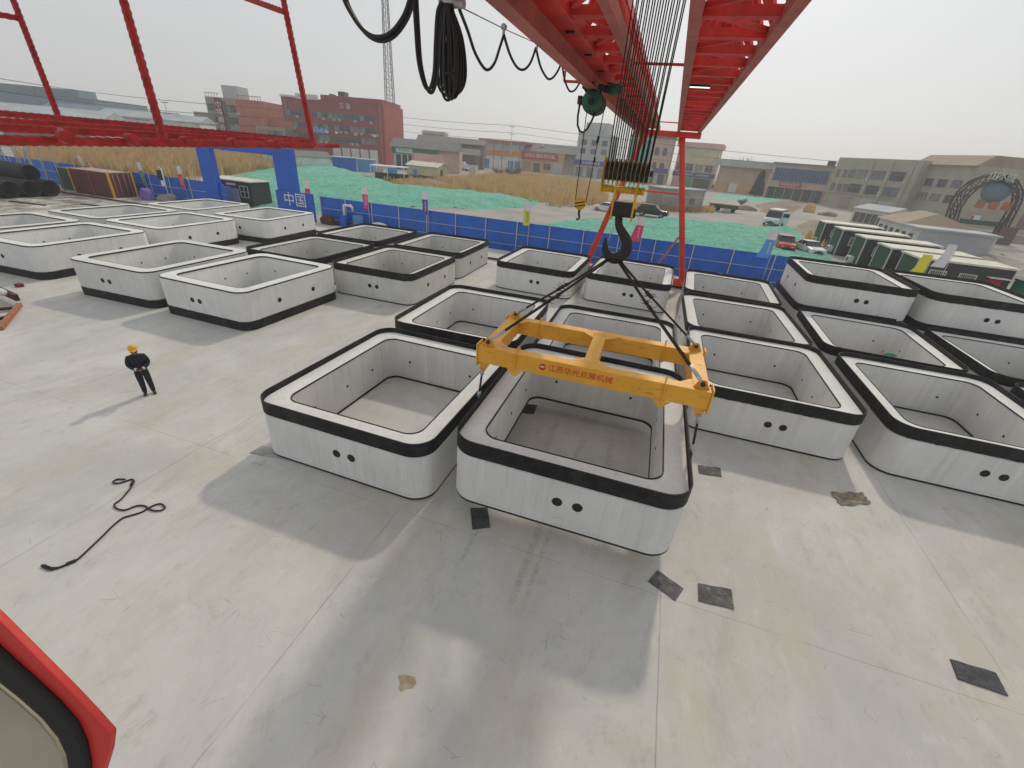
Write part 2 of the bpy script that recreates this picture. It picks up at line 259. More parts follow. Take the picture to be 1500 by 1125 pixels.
# ------------------------------------------------------------------ mesh helpers
class MB:
    def __init__(s): s.bm = bmesh.new()
    def box(s, c, d, R=None):
        r = bmesh.ops.create_cube(s.bm, size=1.0)
        for q in r['verts']:
            p = Vector((q.co.x*d[0], q.co.y*d[1], q.co.z*d[2]))
            if R: p = R @ p
            q.co = p + Vector(c)
        return s
    def b2(s, a, b_): return s.box([(x+y)/2 for x, y in zip(a, b_)], [abs(x-y) for x, y in zip(a, b_)])
    def bar(s, p, q, w_, h=None, up=(0, 0, 1)):
        p, q = Vector(p), Vector(q); h = h or w_; z = (q-p); L = z.length
        if L < 1e-6: return s
        z.normalize(); u = Vector(up)
        if abs(z.dot(u)) > .98: u = Vector((0, 1, 0))
        x = z.cross(u).normalized(); y = x.cross(z)
        R = Matrix((x, y, z)).transposed()
        return s.box((p+q)/2, (w_, h, L), R)
    def tube(s, pts, r, n=8, closed=False, caps=True):
        pts = [Vector(p) for p in pts]; rs = r if isinstance(r, (list, tuple)) else [r]*len(pts)
        N = len(pts); rings = []; ref = None
        for i, p in enumerate(pts):
            a = pts[(i-1) % N] if (i or closed) else p; c = pts[(i+1) % N] if (i < N-1 or closed) else p
            t = (c-a).normalized()
            if ref is None:
                ref = Vector((0, 0, 1)) if abs(t.z) < .9 else Vector((1, 0, 0))
                ref = (ref - t*ref.dot(t)).normalized()
            else:
                ref = ref - t*ref.dot(t); ref = ref.normalized() if ref.length > 1e-6 else t.orthogonal().normalized()
            bi = t.cross(ref)
            rings.append([s.bm.verts.new(p + (ref*cos(2*pi*k/n)+bi*sin(2*pi*k/n))*rs[i]) for k in range(n)])
        for i in range(N if closed else N-1):
            A, B = rings[i], rings[(i+1) % N]
            for k in range(n): s.bm.faces.new((A[k], A[(k+1) % n], B[(k+1) % n], B[k])).smooth = True
        if caps and not closed: s.bm.faces.new(rings[0][::-1]); s.bm.faces.new(rings[-1])
        return s
    def prism(s, poly, vec):
        vec = Vector(vec); A = [s.bm.verts.new(Vector(p)) for p in poly]; B = [s.bm.verts.new(Vector(p)+vec) for p in poly]
        n = len(A); s.bm.faces.new(A[::-1]); s.bm.faces.new(B)
        for i in range(n): s.bm.faces.new((A[i], A[(i+1) % n], B[(i+1) % n], B[i]))
        return s
    def face(s, pts): s.bm.faces.new([s.bm.verts.new(Vector(p)) for p in pts]); return s
    def lathe(s, prof, c=(0, 0, 0), n=20, axis='Z', arc=1.0):
        c = Vector(c); rings = []
        for (r, h) in prof:
            ring = []
            for k in range(n):
                a = 2*pi*k/n; q = {'Z': (r*cos(a), r*sin(a), h), 'X': (h, r*cos(a), r*sin(a)), 'Y': (r*sin(a), h, r*cos(a))}[axis]
                ring.append(s.bm.verts.new(c+Vector(q)))
            rings.append(ring)
        for A, B in zip(rings, rings[1:]):
            for k in range(n): s.bm.faces.new((A[k], A[(k+1) % n], B[(k+1) % n], B[k])).smooth = True
        if prof[0][0] > 1e-5: s.bm.faces.new(rings[0][::-1])
        if prof[-1][0] > 1e-5: s.bm.faces.new(rings[-1])
        return s
    def build(s, name, mat, parent=None, loc=None, bevel=0, seg=2, smooth=False):
        bmesh.ops.recalc_face_normals(s.bm, faces=s.bm.faces)
        me = bpy.data.meshes.new(name); s.bm.to_mesh(me); s.bm.free()
        if isinstance(mat, str): mat = M[mat]
        me.materials.append(mat)
        o = bpy.data.objects.new(name, me); COL.objects.link(o)
        if parent: o.parent = parent
        if loc is not None: o.location = loc
        if bevel:
            md = o.modifiers.new('bevel', 'BEVEL'); md.width = bevel; md.segments = seg; md.limit_method = 'ANGLE'; md.angle_limit = rad(40)
        if smooth:
            for p in me.polygons: p.use_smooth = True
        return o
def tag(o, label=None, cat=None, group=None, kind=None):
    if label: o['label'] = label
    if cat: o['category'] = cat
    if group: o['group'] = group
    if kind: o['kind'] = kind
    return o
def empty(name, loc=(0, 0, 0), rz=0, label=None, cat=None, group=None):
    o = bpy.data.objects.new(name, None); COL.objects.link(o); o.location = loc; o.rotation_euler = (0, 0, rz); o.empty_display_size = .3
    return tag(o, label, cat, group)
def kids(o): return list(o.children)
def copy_tree(o, parent=None):
    c = o.copy(); COL.objects.link(c)
    if parent: c.parent = parent
    for ch in kids(o): copy_tree(ch, c)
    return c
def text(name, body, mat, parent, mw, size, ext=.004, align='LEFT', shear=0):
    cu = bpy.data.curves.new(name, 'FONT'); cu.body = body; cu.size = size; cu.extrude = ext; cu.align_x = align; cu.align_y = 'CENTER'; cu.shear = shear; cu.resolution_u = 2
    to = bpy.data.objects.new(name+'_curve', cu); COL.objects.link(to)
    dg = bpy.context.evaluated_depsgraph_get(); me = bpy.data.meshes.new_from_object(to.evaluated_get(dg))
    bpy.data.objects.remove(to); bpy.data.curves.remove(cu)
    me.materials.clear(); me.materials.append(M[mat]); me.name = name
    o = bpy.data.objects.new(name, me); COL.objects.link(o)
    if parent: o.parent = parent
    o.matrix_local = mw
    return o
def front_text(name, body, mat, parent, x, y, z, size, align='CENTER', ext=.004):   # stands on a facade facing -y
    return text(name, body, mat, parent, Matrix.Translation((x, y, z)) @ Matrix.Rotation(pi/2, 4, 'X'), size, ext, align)

# ------------------------------------------------------------------ setting
def sheet(name, poly, z, mat, sub=None):
    mb = MB(); mb.face([(p[0], p[1], z) for p in poly]); o = mb.build(name, mat); o['kind'] = 'structure'
    if o.data.polygons[0].normal.z < 0: o.data.flip_normals()
    return o
sheet('ground', [(-900, -90), (900, -90), (900, 1500), (-900, 1500)], -.30, 'dirt')
yd = MB(); yd.b2((-110, -40, -.29), (60, 38.2, 0)); tag(yd.build('yard_floor', 'yard'), kind='structure')
lane = [gp(780, 318), gp(640, 300), gp(560, 268), gp(640, 262), gp(760, 292), gp(900, 297), gp(1040, 306), gp(1130, 300), gp(1230, 318), gp(1230, 345), gp(1165, 335), gp(1050, 330), gp(960, 322), gp(860, 318)]
sheet('dirt_track', [(p.x, p.y) for p in (gp(740, 312, -.29), gp(820, 300, -.29), gp(930, 303, -.29), gp(1040, 309, -.29), gp(1120, 303, -.29), gp(1235, 312, -.29), gp(1260, 420, -.29), gp(1190, 400, -.29), gp(1150, 338, -.29), gp(1050, 328, -.29), gp(940, 325, -.29), gp(830, 322, -.29))], -.292, 'track')
sheet('street', [(-190, 236), (-100, 208), (-40, 214), (70, 214), (160, 190), (160, 212), (70, 242), (-40, 243), (-95, 238), (-190, 262)], -.288, 'asphalt')
sheet('concrete_pad', [(p.x, p.y) for p in (gp(1205, 292), gp(1390, 318), gp(1500, 345), gp(1650, 400), gp(1650, 300), gp(1300, 272))], -.284, 'pad')
hz = MB(); hz.b2((-950, -99, -1.3), (950, 1560, 82))
hzm = bpy.data.materials.new('hazy_air'); hzm.use_nodes = True; t = hzm.node_tree
for n in list(t.nodes):
    if n.type == 'BSDF_PRINCIPLED': t.nodes.remove(n)
vo = t.nodes.new('ShaderNodeVolumePrincipled'); vo.inputs['Color'].default_value = (.93, .94, .95, 1); vo.inputs['Density'].default_value = HAZE = .00078; vo.inputs['Anisotropy'].default_value = .35
t.links.new(vo.outputs[0], [n for n in t.nodes if n.type == 'OUTPUT_MATERIAL'][0].inputs['Volume'])
tag(hz.build('haze', hzm), kind='stuff')

# ------------------------------------------------------------------ precast rings
A_, B_, H_, E_ = 5.177, 6.101, 1.60, .17
def rrect(inset, r0, z, n=9):
    hx, hy = A_/2-inset, B_/2-inset; r = max(r0-inset, .05) if inset < .3 else r0
    out = []
    for cx, cy, a0 in ((hx-r, hy-r, 0), (-hx+r, hy-r, 90), (-hx+r, -hy+r, 180), (hx-r, -hy+r, 270)):
        for k in range(n+1):
            a = rad(a0+90*k/n); out.append((cx+r*cos(a), cy+r*sin(a), z))
    return out
RO, RI, WT = .58, .40, .55
def loft(prof, name, mat, parent=None, smooth_angle=35):
    mb = MB(); loops = [[mb.bm.verts.new(p) for p in rrect(i, (RO if i < .3 else RI), z)] for i, z in prof]
    N = len(loops)
    for a in range(N):
        A, Bv = loops[a], loops[(a+1) % N]; n = len(A)
        for k in range(n): mb.bm.faces.new((A[k], A[(k+1) % n], Bv[(k+1) % n], Bv[k]))
    o = mb.build(name, mat, parent)
    o.data.shade_smooth() if hasattr(o.data, 'shade_smooth') else None
    o.data.set_sharp_from_angle(angle=rad(smooth_angle))
    return o
def make_ring(mat):
    r = empty('concrete_ring')
    loft([(.035, 0), (.035, .055), (0, .075), (0, 1.33), (.022, 1.36), (.022, 1.60-.02), (.04, 1.60), (WT-.03, 1.60), (WT, 1.575), (WT, .10), (WT-.03, .04), (WT-.03, 0)], 'wall', mat, r)
    loft([(-.014, 1.385), (-.014, H_+E_), (.016, H_+E_), (.016, 1.385)], 'collar', 'collar', r)
    loft([(.005, .012), (.005, .058), (.034, .058), (.034, .012)], 'bottom_gasket', 'rubber', r)
    loft([(WT-.012, 1.565), (WT+.012, 1.565), (WT+.012, 1.607), (WT-.012, 1.607)], 'inner_lip_seal', 'rubber', r)
    loft([(WT-.04, .002), (WT+.014, .002), (WT+.014, .06), (WT-.04, .06)], 'inner_base_seal', 'rubber', r)
    hx, hy = A_/2, B_/2
    def hole_disc(p, ax, sg, rr=.115, dep=.01):
        mb = MB(); mb.lathe([(rr, -.02*sg), (rr, dep*sg), (rr*.72, dep*sg), (rr*.62, .3*dep*sg), (rr*.28, .3*dep*sg), (rr*.25, .8*dep*sg), (.001, .8*dep*sg)], p, 16, ax)
        return mb
    for x in (-.01, .44): hole_disc((x, -hy, .79), 'Y', -1).build('lifting_socket', 'hole', r)
    for x in (-.44, .01): hole_disc((x, hy, .79), 'Y', 1).build('lifting_socket', 'hole', r)
    for y in (-1.1, 1.1):
        hole_disc((hx, y, .79), 'X', 1).build('lifting_socket', 'hole', r); hole_disc((-hx, y, .79), 'X', -1).build('lifting_socket', 'hole', r)
    for y in (-1.35, 0, 1.5):
        hole_disc((hx-WT, y, .76), 'X', -1, .045).build('grout_hole', 'hole', r); hole_disc((-hx+WT, y, .76), 'X', 1, .045).build('grout_hole', 'hole', r)
    for x in (-1.25, 1.2):
        hole_disc((x, hy-WT, .77), 'Y', -1, .045).build('grout_hole', 'hole', r); hole_disc((x, -hy+WT, .77), 'Y', 1, .045).build('grout_hole', 'hole', r)
    return r
proto = make_ring('ring'); GRP = 'precast concrete rings laid out in the yard'
old = None
rings = [  # x, y, z, yaw, flipped, turned, label, old
 (-.868, 10.179, .574, .015, 0, 0, 'concrete ring hoisted clear of the ground under the yellow spreader beam', 0, (-.002, .008)),
 (-6.589, 10.232, 0, -.0135, 0, 1, 'concrete ring on the ground directly left of the hoisted one, over a steel plate', 0),
 (4.755, 17.04, 0, -.001, 0, 0, 'black collared ring just right of the spreader, nearest in its row of three', 0),
 (10.578, 16.958, 0, -.0056, 0, 0, 'large near black collared ring at the right edge behind the crumpled brown sheet', 0),
 (-6.805, 17.05, 0, .016, 0, 0, 'black collared ring right behind the left neighbour of the hoisted ring', 0),
 (-.99, 16.941, 0, .02, 0, 0, 'black collared ring seen through the open frame of the yellow spreader', 0),
 (-18.844, 16.548, 0, -.014, 1, 0, 'upside down ring with pale rim and black base, nearest to the worker', 0),
 (-24.646, 16.53, 0, .03, 1, 0, 'upside down pale rimmed ring just left of the one nearest the worker', 0),
 (-33.09, 16.781, 0, .038, 1, 0, 'upside down pale rimmed ring at the left edge behind the orange timber', 0),
 (-38.9, 16.74, 0, .0, 1, 0, 'pale rimmed ring cut by the left edge of the photo, farther than its big neighbour', 0),
 (-33.48, 23.695, 0, .015, 1, 0, 'upside down pale rimmed ring in the middle of the left group', 0),
 (-39.19, 23.645, 0, .024, 1, 0, 'pale rimmed ring of the left group nearest to the brown shipping container', 0),
 (-31.925, 30.551, 0, .065, 1, 0, 'upside down pale rimmed ring right in front of the white lettering on the blue gate', 0),
 (-39.07, 30.424, 0, .051, 1, 0, 'farthest pale rimmed ring of the left group, in front of the grey sheet panels', 0),
 (-14.661, 23.232, 0, .009, 0, 0, 'stained black collared ring with dirt streaks, nearest of the middle four', 1),
 (-14.853, 29.772, 0, .027, 0, 0, 'stained black collared ring of the middle four, nearest to the fence on the right', 1),
 (-20.629, 22.996, 0, -.002, 0, 0, 'black collared ring of the middle four touching the pale rimmed group', 1),
 (-20.998, 29.506, 0, .017, 0, 0, 'black collared ring of the middle four in front of the white sack by the fence', 1),
 (-6.949, 29.48, 0, -.022, 0, 0, 'black collared ring standing alone left of the orange red crane leg strut', 0),
 (-1.1, 30.0, 0, -.026, 0, 0, 'black collared ring directly behind the big black hook', 0),
 (4.679, 23.085, 0, .018, 0, 0, 'middle one of the three black collared rings right of the red crane leg', 0),
 (4.881, 29.639, 0, -.044, 0, 0, 'black collared ring right of the red crane leg and nearest to the fence', 0),
 (10.502, 23.444, 0, -.039, 0, 0, 'black collared ring with a scrap of green tape hanging over its near wall', 0),
 (16.363, 23.483, 0, -.011, 0, 0, 'black collared ring at the right edge, right of the one with the green tape', 0),
 (16.45, 16.95, 0, 0, 0, 0, 'black collared ring barely showing its far corner at the right edge', 0),
 (10.75, 30.2, 0, 0, 0, 0, 'lower black collared ring of the stack that carries the raised ring near the white car', 0),
 (16.5, 30.2, 0, 0, 0, 0, 'lower black collared ring of the rightmost stack, nearly hidden', 0),
 (10.888, 30.253, 1.605, -.027, 0, 0, 'raised ring stacked on another with two holes, near the parked white car', 0),
 (16.5, 30.2, 1.605, .0, 0, 0, 'raised ring on the rightmost stack in front of the dark green site cabins', 0)]
old_proto = None; first = True
for q in rings:
    x, y, z, yaw, fl, turn, lab, od = q[:8]; tilt = q[8] if len(q) > 8 else (0, 0)
    if first: o = proto; first = False
    else: o = copy_tree(proto)
    if od:
        for ch in kids(o):
            if ch.name.startswith('wall'):
                ch.data = ch.data.copy(); ch.data.materials[0] = M['ringold']
    o.location = (x, y, z); o.rotation_euler = (tilt[0], tilt[1], yaw + (pi if turn else 0))
    if fl: o.location.z = H_+E_; o.rotation_euler = (pi, 0, yaw)
    tag(o, lab, 'concrete ring', GRP)

# ------------------------------------------------------------------ spreader beam
SP = empty('spreader_beam', (-.875, 10.25, 3.4), .02, 'yellow steel spreader frame with red lettering hanging over the hoisted ring', 'spreader')
hx = 2.68; yf, yb, zt, zb, bw = -1.28, 1.28, .40, -.02, .30
for yy in (yf+bw/2, yb-bw/2):
    MB().b2((-hx, yy-bw/2, zb), (hx, yy+bw/2, zt)).build('long_beam', 'yellow', SP, bevel=.012)
for s in (-1, 1):
    MB().b2((s*(hx-.38), yf+bw+.002, zb+.02), (s*(hx-.02), yb-bw-.002, zt-.004)).build('end_beam', 'yellow', SP, bevel=.012)
MB().b2((-.16, yf+bw+.002, zb+.03), (.16, yb-bw-.002, zt-.006)).build('middle_beam', 'yellow', SP, bevel=.012)
for s in (-1, 1):
    for yy, o_ in ((yf, -1), (yb, 1)):
        MB().b2((s*(hx+.003), yy-.03, zb-.10), (s*(hx+.035), yy-o_*(bw+.04), zt+.07)).build('end_plate', 'yellow', SP, bevel=.006)
        y0 = yy - o_*bw/2
        MB().prism([(s*(hx-.30), y0-.02, zb-.003), (s*(hx-.002), y0-.02, zb-.003), (s*(hx-.03), y0-.02, zb-.28), (s*(hx-.15), y0-.02, zb-.30)], (0, .04, 0)).build('hanging_lug', 'yellow', SP)
        MB().tube([(s*(hx-.09), y0-.09, zb-.24), (s*(hx-.09), y0+.09, zb-.24)], .035, 10).build('lug_pin', 'steel', SP)
        g = MB(); xs = s*1.72                       # stiffener plate round the beam with a pointed foot
        g.b2((xs-.012, yy-(.05 if o_ < 0 else bw+.05), zb-.012), (xs+.012, yy+(bw+.05 if o_ < 0 else .05), zt+.02))
        g.build('stiffener', 'yellow', SP)
        yy2 = yy+o_*.003
        MB().prism([(xs-.20, yy2-.006, zb-.004), (xs+.20, yy2-.006, zb-.004), (xs+.03, yy2-.006, zb-.17), (xs-.03, yy2-.006, zb-.17)], (0, .012, 0)).build('stiffener_foot', 'yellow', SP)
        MB().prism([(xs-.014, y0-.05, zt+.02), (xs-.014, y0+.05, zt+.02), (xs-.014, y0, zt+.14)], (.028, 0, 0)).build('stiffener_eye', 'yellow', SP)
        # sling pad eye on the end of each long beam
        xp = s*(hx-.22)
        MB().prism([(xp-.17, y0-.02, zt), (xp+.17, y0-.02, zt), (xp+.06, y0-.02, zt+.2), (xp-.06, y0-.02, zt+.2)], (0, .04, 0)).build('pad_eye', 'yellow', SP)
        MB().tube([(xp, y0-.10, zt+.12), (xp, y0+.10, zt+.12)], .05, 10).build('shackle_pin', 'rust', SP)
    for o_ in (-1, 1):
        yy = yf+bw+.002 if o_ < 0 else yb-bw-.002
        MB().prism([(s*.162, yy, zt-.012), (s*.45, yy, zt-.012), (s*.162, yy-o_*.28, zt-.012)], (0, 0, .01)).build('corner_gusset', 'yellow', SP)
        MB().prism([(s*(hx-.382), yy, zt-.012), (s*(hx-.65), yy, zt-.012), (s*(hx-.382), yy-o_*.26, zt-.012)], (0, 0, .01)).build('corner_gusset', 'yellow', SP)
front_text('lettering', '江苏华光双顺机械', 'tred', SP, -.92, yf-.004, .205, .19, 'LEFT', .003)
lg = MB().lathe([(.085, 0), (.085, -.004), (.001, -.004)], (-1.05, yf-.001, .205), 20, 'Y').build('logo', 'tred', SP)
MB().b2((-1.10, yf-.008, .19), (-1.0, yf-.0052, .22)).build('logo_bar', 'f_white', lg)
SPm = Matrix.Translation(SP.location) @ Matrix.Rotation(.02, 4, 'Z')
# pin chains to the hoisted ring
for s, lab in ((-1, 'short steel hanger pinned to the left flank of the hoisted ring, near end'), (1, 'short steel hanger pinned to the right flank of the hoisted ring, near end')):
    for yy, nf in ((yf+bw/2, 'near'), (yb-bw/2, 'far')):
        top = SPm @ Vector((s*(hx-.09), yy, zb-.24)); bot = Vector((-.868+s*2.70, top.y+.02, 1.42+.35))
        if s > 0 and nf == 'near': bot.y -= .42
        ch = empty('hanger_chain', top, 0, lab.replace('near', nf), 'hanger', 'hangers between spreader and hoisted ring')
        d = bot-top
        MB().tube([(0, 0, .03), d*.12, d*.14], [.05, .05, .03], 10).build('shackle', 'steel', ch)
        MB().tube([d*.12, d*.5], .028, 8).build('rod', 'grease', ch)
        MB().tube([d*.48, d*.56, d*.62], [.045, .05, .035], 8).build('turnbuckle', 'steel', ch)
        MB().tube([d*.6, d], .03, 8).build('lower_link', 'black', ch)
        MB().tube([d+Vector((-s*.22, 0, 0)), d+Vector((s*.06, 0, 0))], .05, 10).build('socket_pin', 'steel', ch)

# ------------------------------------------------------------------ hook block
HY = 10.25
def hp(u, v, dy=0): return py(u, v, HY+dy)
HB = empty('hook_block', (0, 0, 0), 0, 'big crane hook block with black sheaves, yellow plates and a black hook', 'hook block')
HB.location = (-.88, HY, 7.0); inv = Vector(HB.location)
def L(p): return Vector(p)-inv
x0, x1, zc, sr = -1.335, -.43, 7.81, .20
nsh = 10
for k in range(nsh):
    x = x0 + (x1-x0)*(k+.5)/nsh; w_ = .027
    MB().lathe([(.06, -w_-.006), (sr-.05, -w_), (sr, -w_), (sr, -w_*.75), (sr-.03, 0), (sr, w_*.75), (sr, w_), (sr-.05, w_), (.06, w_+.006)], L((x, HY, zc)), 28, 'X').build('sheave', 'black', HB)
for k in range(nsh+1):
    x = x0 + (x1-x0)*k/nsh
    MB().prism([L((x-.004, HY-.05, 7.44)), L((x-.004, HY+.05, 7.44)), L((x-.004, HY+.21, zc-.05)), L((x-.004, HY+.16, zc+.22)), L((x-.004, HY-.16, zc+.22)), L((x-.004, HY-.21, zc-.05))], (.005, 0, 0)).build('divider_plate', 'brass' , HB)
MB().tube([L((x0-.06, HY, zc)), L((x1+.06, HY, zc))], .055, 12).build('sheave_axle', 'black', HB)
MB().prism([L((x0-.03, HY-.09, 7.40)), L((x0-.03, HY+.09, 7.40)), L((x0-.03, HY+.14, zc+.1)), L((x0-.03, HY+.06, zc+.26)), L((x0-.03, HY-.06, zc+.26)), L((x0-.03, HY-.14, zc+.1))], (-.02, 0, 0)).build('side_plate', 'byellow', HB)
MB().lathe([(.08, 0), (.08, .02), (.065, .02), (.065, x1-x0-.02), (.08, x1-x0-.02), (.08, x1-x0)], L((x0-.04, HY, 7.46)), 20, 'X').build('cross_tube', 'byellow', HB)
for k in range(11): MB().lathe([(.066, 0), (.088, .004), (.088, .016), (.066, .02)], L((x0+.03+k*.08, HY, 7.46)), 18, 'X').build('tube_rib', 'byellow', HB)
for u in (-1.06, -.62):
    MB().prism([L((u-.022, HY-.12, 6.86)), L((u-.022, HY+.12, 6.86)), L((u-.022, HY+.13, 7.60)), L((u-.022, HY-.13, 7.60))], (.044, 0, 0)).build('hanger_plate', 'byellow', HB, bevel=.008)
MB().b2(L((-1.03, HY-.15, 6.93)), L((-.65, HY+.15, 7.24))).build('swivel_housing', 'black', HB, bevel=.03)
MB().lathe([(.10, 0), (.10, .53), (.07, .56)], L((-1.11, HY, 7.02)), 16, 'X').build('trunnion', 'black', HB)
hk = [(907, 312, .085), (906.3, 324, .085), (907.5, 333, .09), (913, 343, .105), (917.5, 352, .12), (918.5, 360, .125), (916, 368, .13), (909, 375.5, .135), (900, 378.5, .13), (892, 375, .115), (887.3, 368, .09), (886.3, 360, .065), (886.6, 353, .045), (887, 348, .02)]
P3 = [L(hp(u, v)) for u, v, r in hk]
def smooth(pts, rs, n=3):
    out, ro = [], []
    for i in range(len(pts)-1):
        p0, p1, p2, p3 = pts[max(i-1, 0)], pts[i], pts[i+1], pts[min(i+2, len(pts)-1)]
        for k in range(n):
            t_ = k/n; out.append(.5*((2*p1)+(p2-p0)*t_+(2*p0-5*p1+4*p2-p3)*t_*t_+(3*p1-p0-3*p2+p3)*t_**3)); ro.append(rs[i]*(1-t_)+rs[i+1]*t_)
    return out+[pts[-1]], ro+[rs[-1]]
pp, rr = smooth(P3, [h[2] for h in hk], 4)
hookm = MB().tube(pp, [q*.97 for q in rr], 16).build('hook', 'black', HB)
for q in hookm.data.vertices: q.co.y = (q.co.y)*.72
MB().tube([L(hp(898.5, 332, -.05)), L(hp(894, 345, -.05)), L(hp(890, 356, -.03))], .012, 6).build('safety_latch', 'steel', HB)
for k in range(nsh):                                      # fall ropes up to the trolley
    x = x0 + (x1-x0)*(k+.5)/nsh
    for sy in (-1, 1):
        MB().tube([L((x, HY+sy*(sr-.02), zc)), L((x+(x+.88)*.12+(.03 if sy > 0 else 0), HY+sy*.24, 13.6))], .0125, 6).build('hoist_rope', 'grease', HB)

# ------------------------------------------------------------------ slings
hb = L(hp(899, 381)) + inv
for lab, sx, sy in (('wire rope sling from hook to near left corner of spreader', -1, -1), ('wire rope sling from hook to far left corner of spreader', -1, 1), ('wire rope sling from hook to near right corner of spreader', 1, -1), ('wire rope sling from hook to far right corner of spreader', 1, 1)):
    lo = SPm @ Vector((sx*(hx-.22), (yf+bw/2 if sy < 0 else yb-bw/2), zt+.12)); hi = hb + Vector((sx*.05, sy*.03, .02))
    s_ = empty('wire_sling', hi, 0, lab, 'sling', 'slings between hook and spreader'); d = lo-hi
    n = d.normalized().cross(Vector((0, 0, 1))).normalized()
    for k in (-1, 1):
        MB().tube([Vector((0, 0, .05))+n*k*.03, d*.3+n*k*.012, d*.6+n*k*.03, d*.93+n*k*.03, d*.985], .025, 7).build('rope_leg', 'grease', s_)
        MB().tube([d*.86+n*k*.03, d*.95+n*k*.032, d], .032, 8).build('ferrule', 'steel', s_)
    MB().tube([d*.95+n*.05, d*1.0+n*.05, d*1.015, d*1.0-n*.05, d*.95-n*.05], .022, 8).build('shackle', 'steel', s_)
    wk = MB(); rnd = random.Random(sx*3+sy)
    for tpos in ((.42, .46, .50) if sx < 0 else (.36, .40)):
        for k in range(7):
            a = rnd.uniform(0, 6.28); e = Vector((cos(a), sin(a)*.6, rnd.uniform(-.6, .9))).normalized()*rnd.uniform(.10, .2)
            p = d*(tpos+rnd.uniform(-.012, .012)); wk.tube([p, p+e], [.009, .003], 4)
        wk.tube([d*(tpos-.012), d*(tpos+.012)], .045, 8)
    wk.build('loose_rope_end', 'grease', s_)

# ------------------------------------------------------------------ gantry crane
GC = empty('gantry_crane', (-.9, 34, 0), 0, 'red gantry crane with two overhead lattice girders and splayed legs by the fence', 'gantry crane')
gi = Vector(GC.location)
def GL(x, y, z): return Vector((x, y, z))-gi
def girder(xl0, xl1, xr0, xr1, mono, ZB, ZT):
    g = empty('girder'); g.parent = GC; y0, y1 = -5.0, 34.3; xa = (xl0+xr1)/2 if not mono else -1.98
    MB().b2(GL(xl0, y0, ZB+(.02 if mono else 0)), GL(xl1, y1, ZB+.26)).build('bottom_chord', 'red' if mono else 'redrail', g, bevel=.01)
    MB().b2(GL(xr0, y0, ZB), GL(xr1, y1, ZB+.22)).build('bottom_chord', 'redrail', g, bevel=.01)
    MB().b2(GL(xa-.14, y0, ZT-.24), GL(xa+.14, y1, ZT)).build('top_chord', 'red', g, bevel=.01)
    if mono:
        xm = (xl0+xl1)/2
        q = MB(); q.b2(GL(xm-.13, y0, ZB-.34), GL(xm+.13, y1, ZB-.315)); q.b2(GL(xm-.012, y0, ZB-.315), GL(xm+.012, y1, ZB+.02)); q.build('monorail_beam', 'redrail', g)
        k = y0+.6
        while k < y1:
            MB().box(GL(xm-.2, k, ZB-.0), (.16, .05, .03)).build('clip', 'black', g); MB().box(GL(xm+.24, k+.6, ZB-.0), (.16, .05, .03)).build('clip', 'black', g); k += 1.9
    la, cr = MB(), MB(); st = 1.25; n = int((y1-y0)/st)
    for i in range(n+1):
        y = y0+i*st+.1
        cr.bar(GL(xl1, y, ZB+.13), GL(xr0, y, ZB+.13), .22, .14)
        if i < n:
            a, c = (xl1, xr0) if i % 2 else (xr0, xl1)
            cr.bar(GL(a, y+.12, ZB+.16), GL(c, y+st-.12, ZB+.16), .10, .07)
        for xs_ in ((xl0+xl1)/2, (xr0+xr1)/2):
            la.bar(GL(xs_, y, ZB+.24), GL(xa+(xs_-xa)*.05, y, ZT-.2), .10, .10)
            if i < n:
                la.bar(GL(xs_, y, ZB+.24), GL(xa+(xs_-xa)*.05, y+st/2, ZT-.2), .085, .085); la.bar(GL(xs_, y+st, ZB+.24), GL(xa+(xs_-xa)*.05, y+st/2, ZT-.2), .085, .085)
    la.build('side_lattice', 'red', g); cr.build('bottom_lacing', 'red', g)
    return g
ZB = 9.94
girder(-2.90, -2.10, -1.52, -1.36, True, ZB, 11.5); g2 = girder(-.27, -.08, 1.0, 1.19, False, ZB, 11.5)
MB().b2(GL(-3.0, 33.72, 9.60), GL(1.24, 34.26, 9.935)).build('end_crossbeam', 'leg', GC, bevel=.02)
for y in (12.4, 28): MB().b2(GL(-1.358, y-.025, 9.96), GL(-.272, y+.025, 10.01)).build('tie_beam', 'red', GC)
MB().bar(GL(-3.25, 13.6, 9.75), GL(-3.25, 13.6, 9.97), .05).build('bracket', 'red', GC)
MB().bar(GL(-3.26, 13.6, 9.74), GL(-2.6, 13.6, 9.74), .06).build('bracket', 'red', GC)
# legs: splayed in x
lt, lb = (-2.28, .09), (-4.75, 2.35)
for a, c in zip(lt, lb):
    mb = MB(); pts = [GL(a, 34, 9.62), GL(a+(c-a)*.06, 34, 9.2), GL(c, 33.9, .75)]; mb.tube(pts, [.24, .18, .21], 20)
    mb.build('leg', 'leg', GC)
    MB().b2(GL(c-.55, 33.65, .22), GL(c+.55, 34.15, .76)).build('bogie', 'leg', GC, bevel=.03)
    for k in (-1, 1): MB().lathe([(.2, 0), (.22, .02), (.22, .04), (.18, .05), (.18, .15), (.2, .16)], GL(c+k*.32, 33.72, .30), 20, 'Y').build('wheel', 'black', GC)
def legx(i, z): return lt[i]+(lb[i]-lt[i])*(9.8-z)/9.05
for z in (6.3,): MB().bar(GL(legx(0, z)+.15, 34, z), GL(legx(1, z)-.15, 34, z), .12).build('brace', 'leg', GC)
MB().bar(GL(legx(1, 3.6)-.2, 34.1, 3.55), GL(.2, 34.4, .9), .12).build('brace', 'redrail', GC)
pz = py(1008, 117, 14.6); lt_ = MB().b2(GL(-.06, 14.48, 9.86), GL(.46, 14.58, 9.92)).build('work_light', 'black', GC)
MB().b2(GL(-.05, 14.465, 9.845), GL(.45, 14.56, 9.858)).build('led_strip', 'led', lt_)
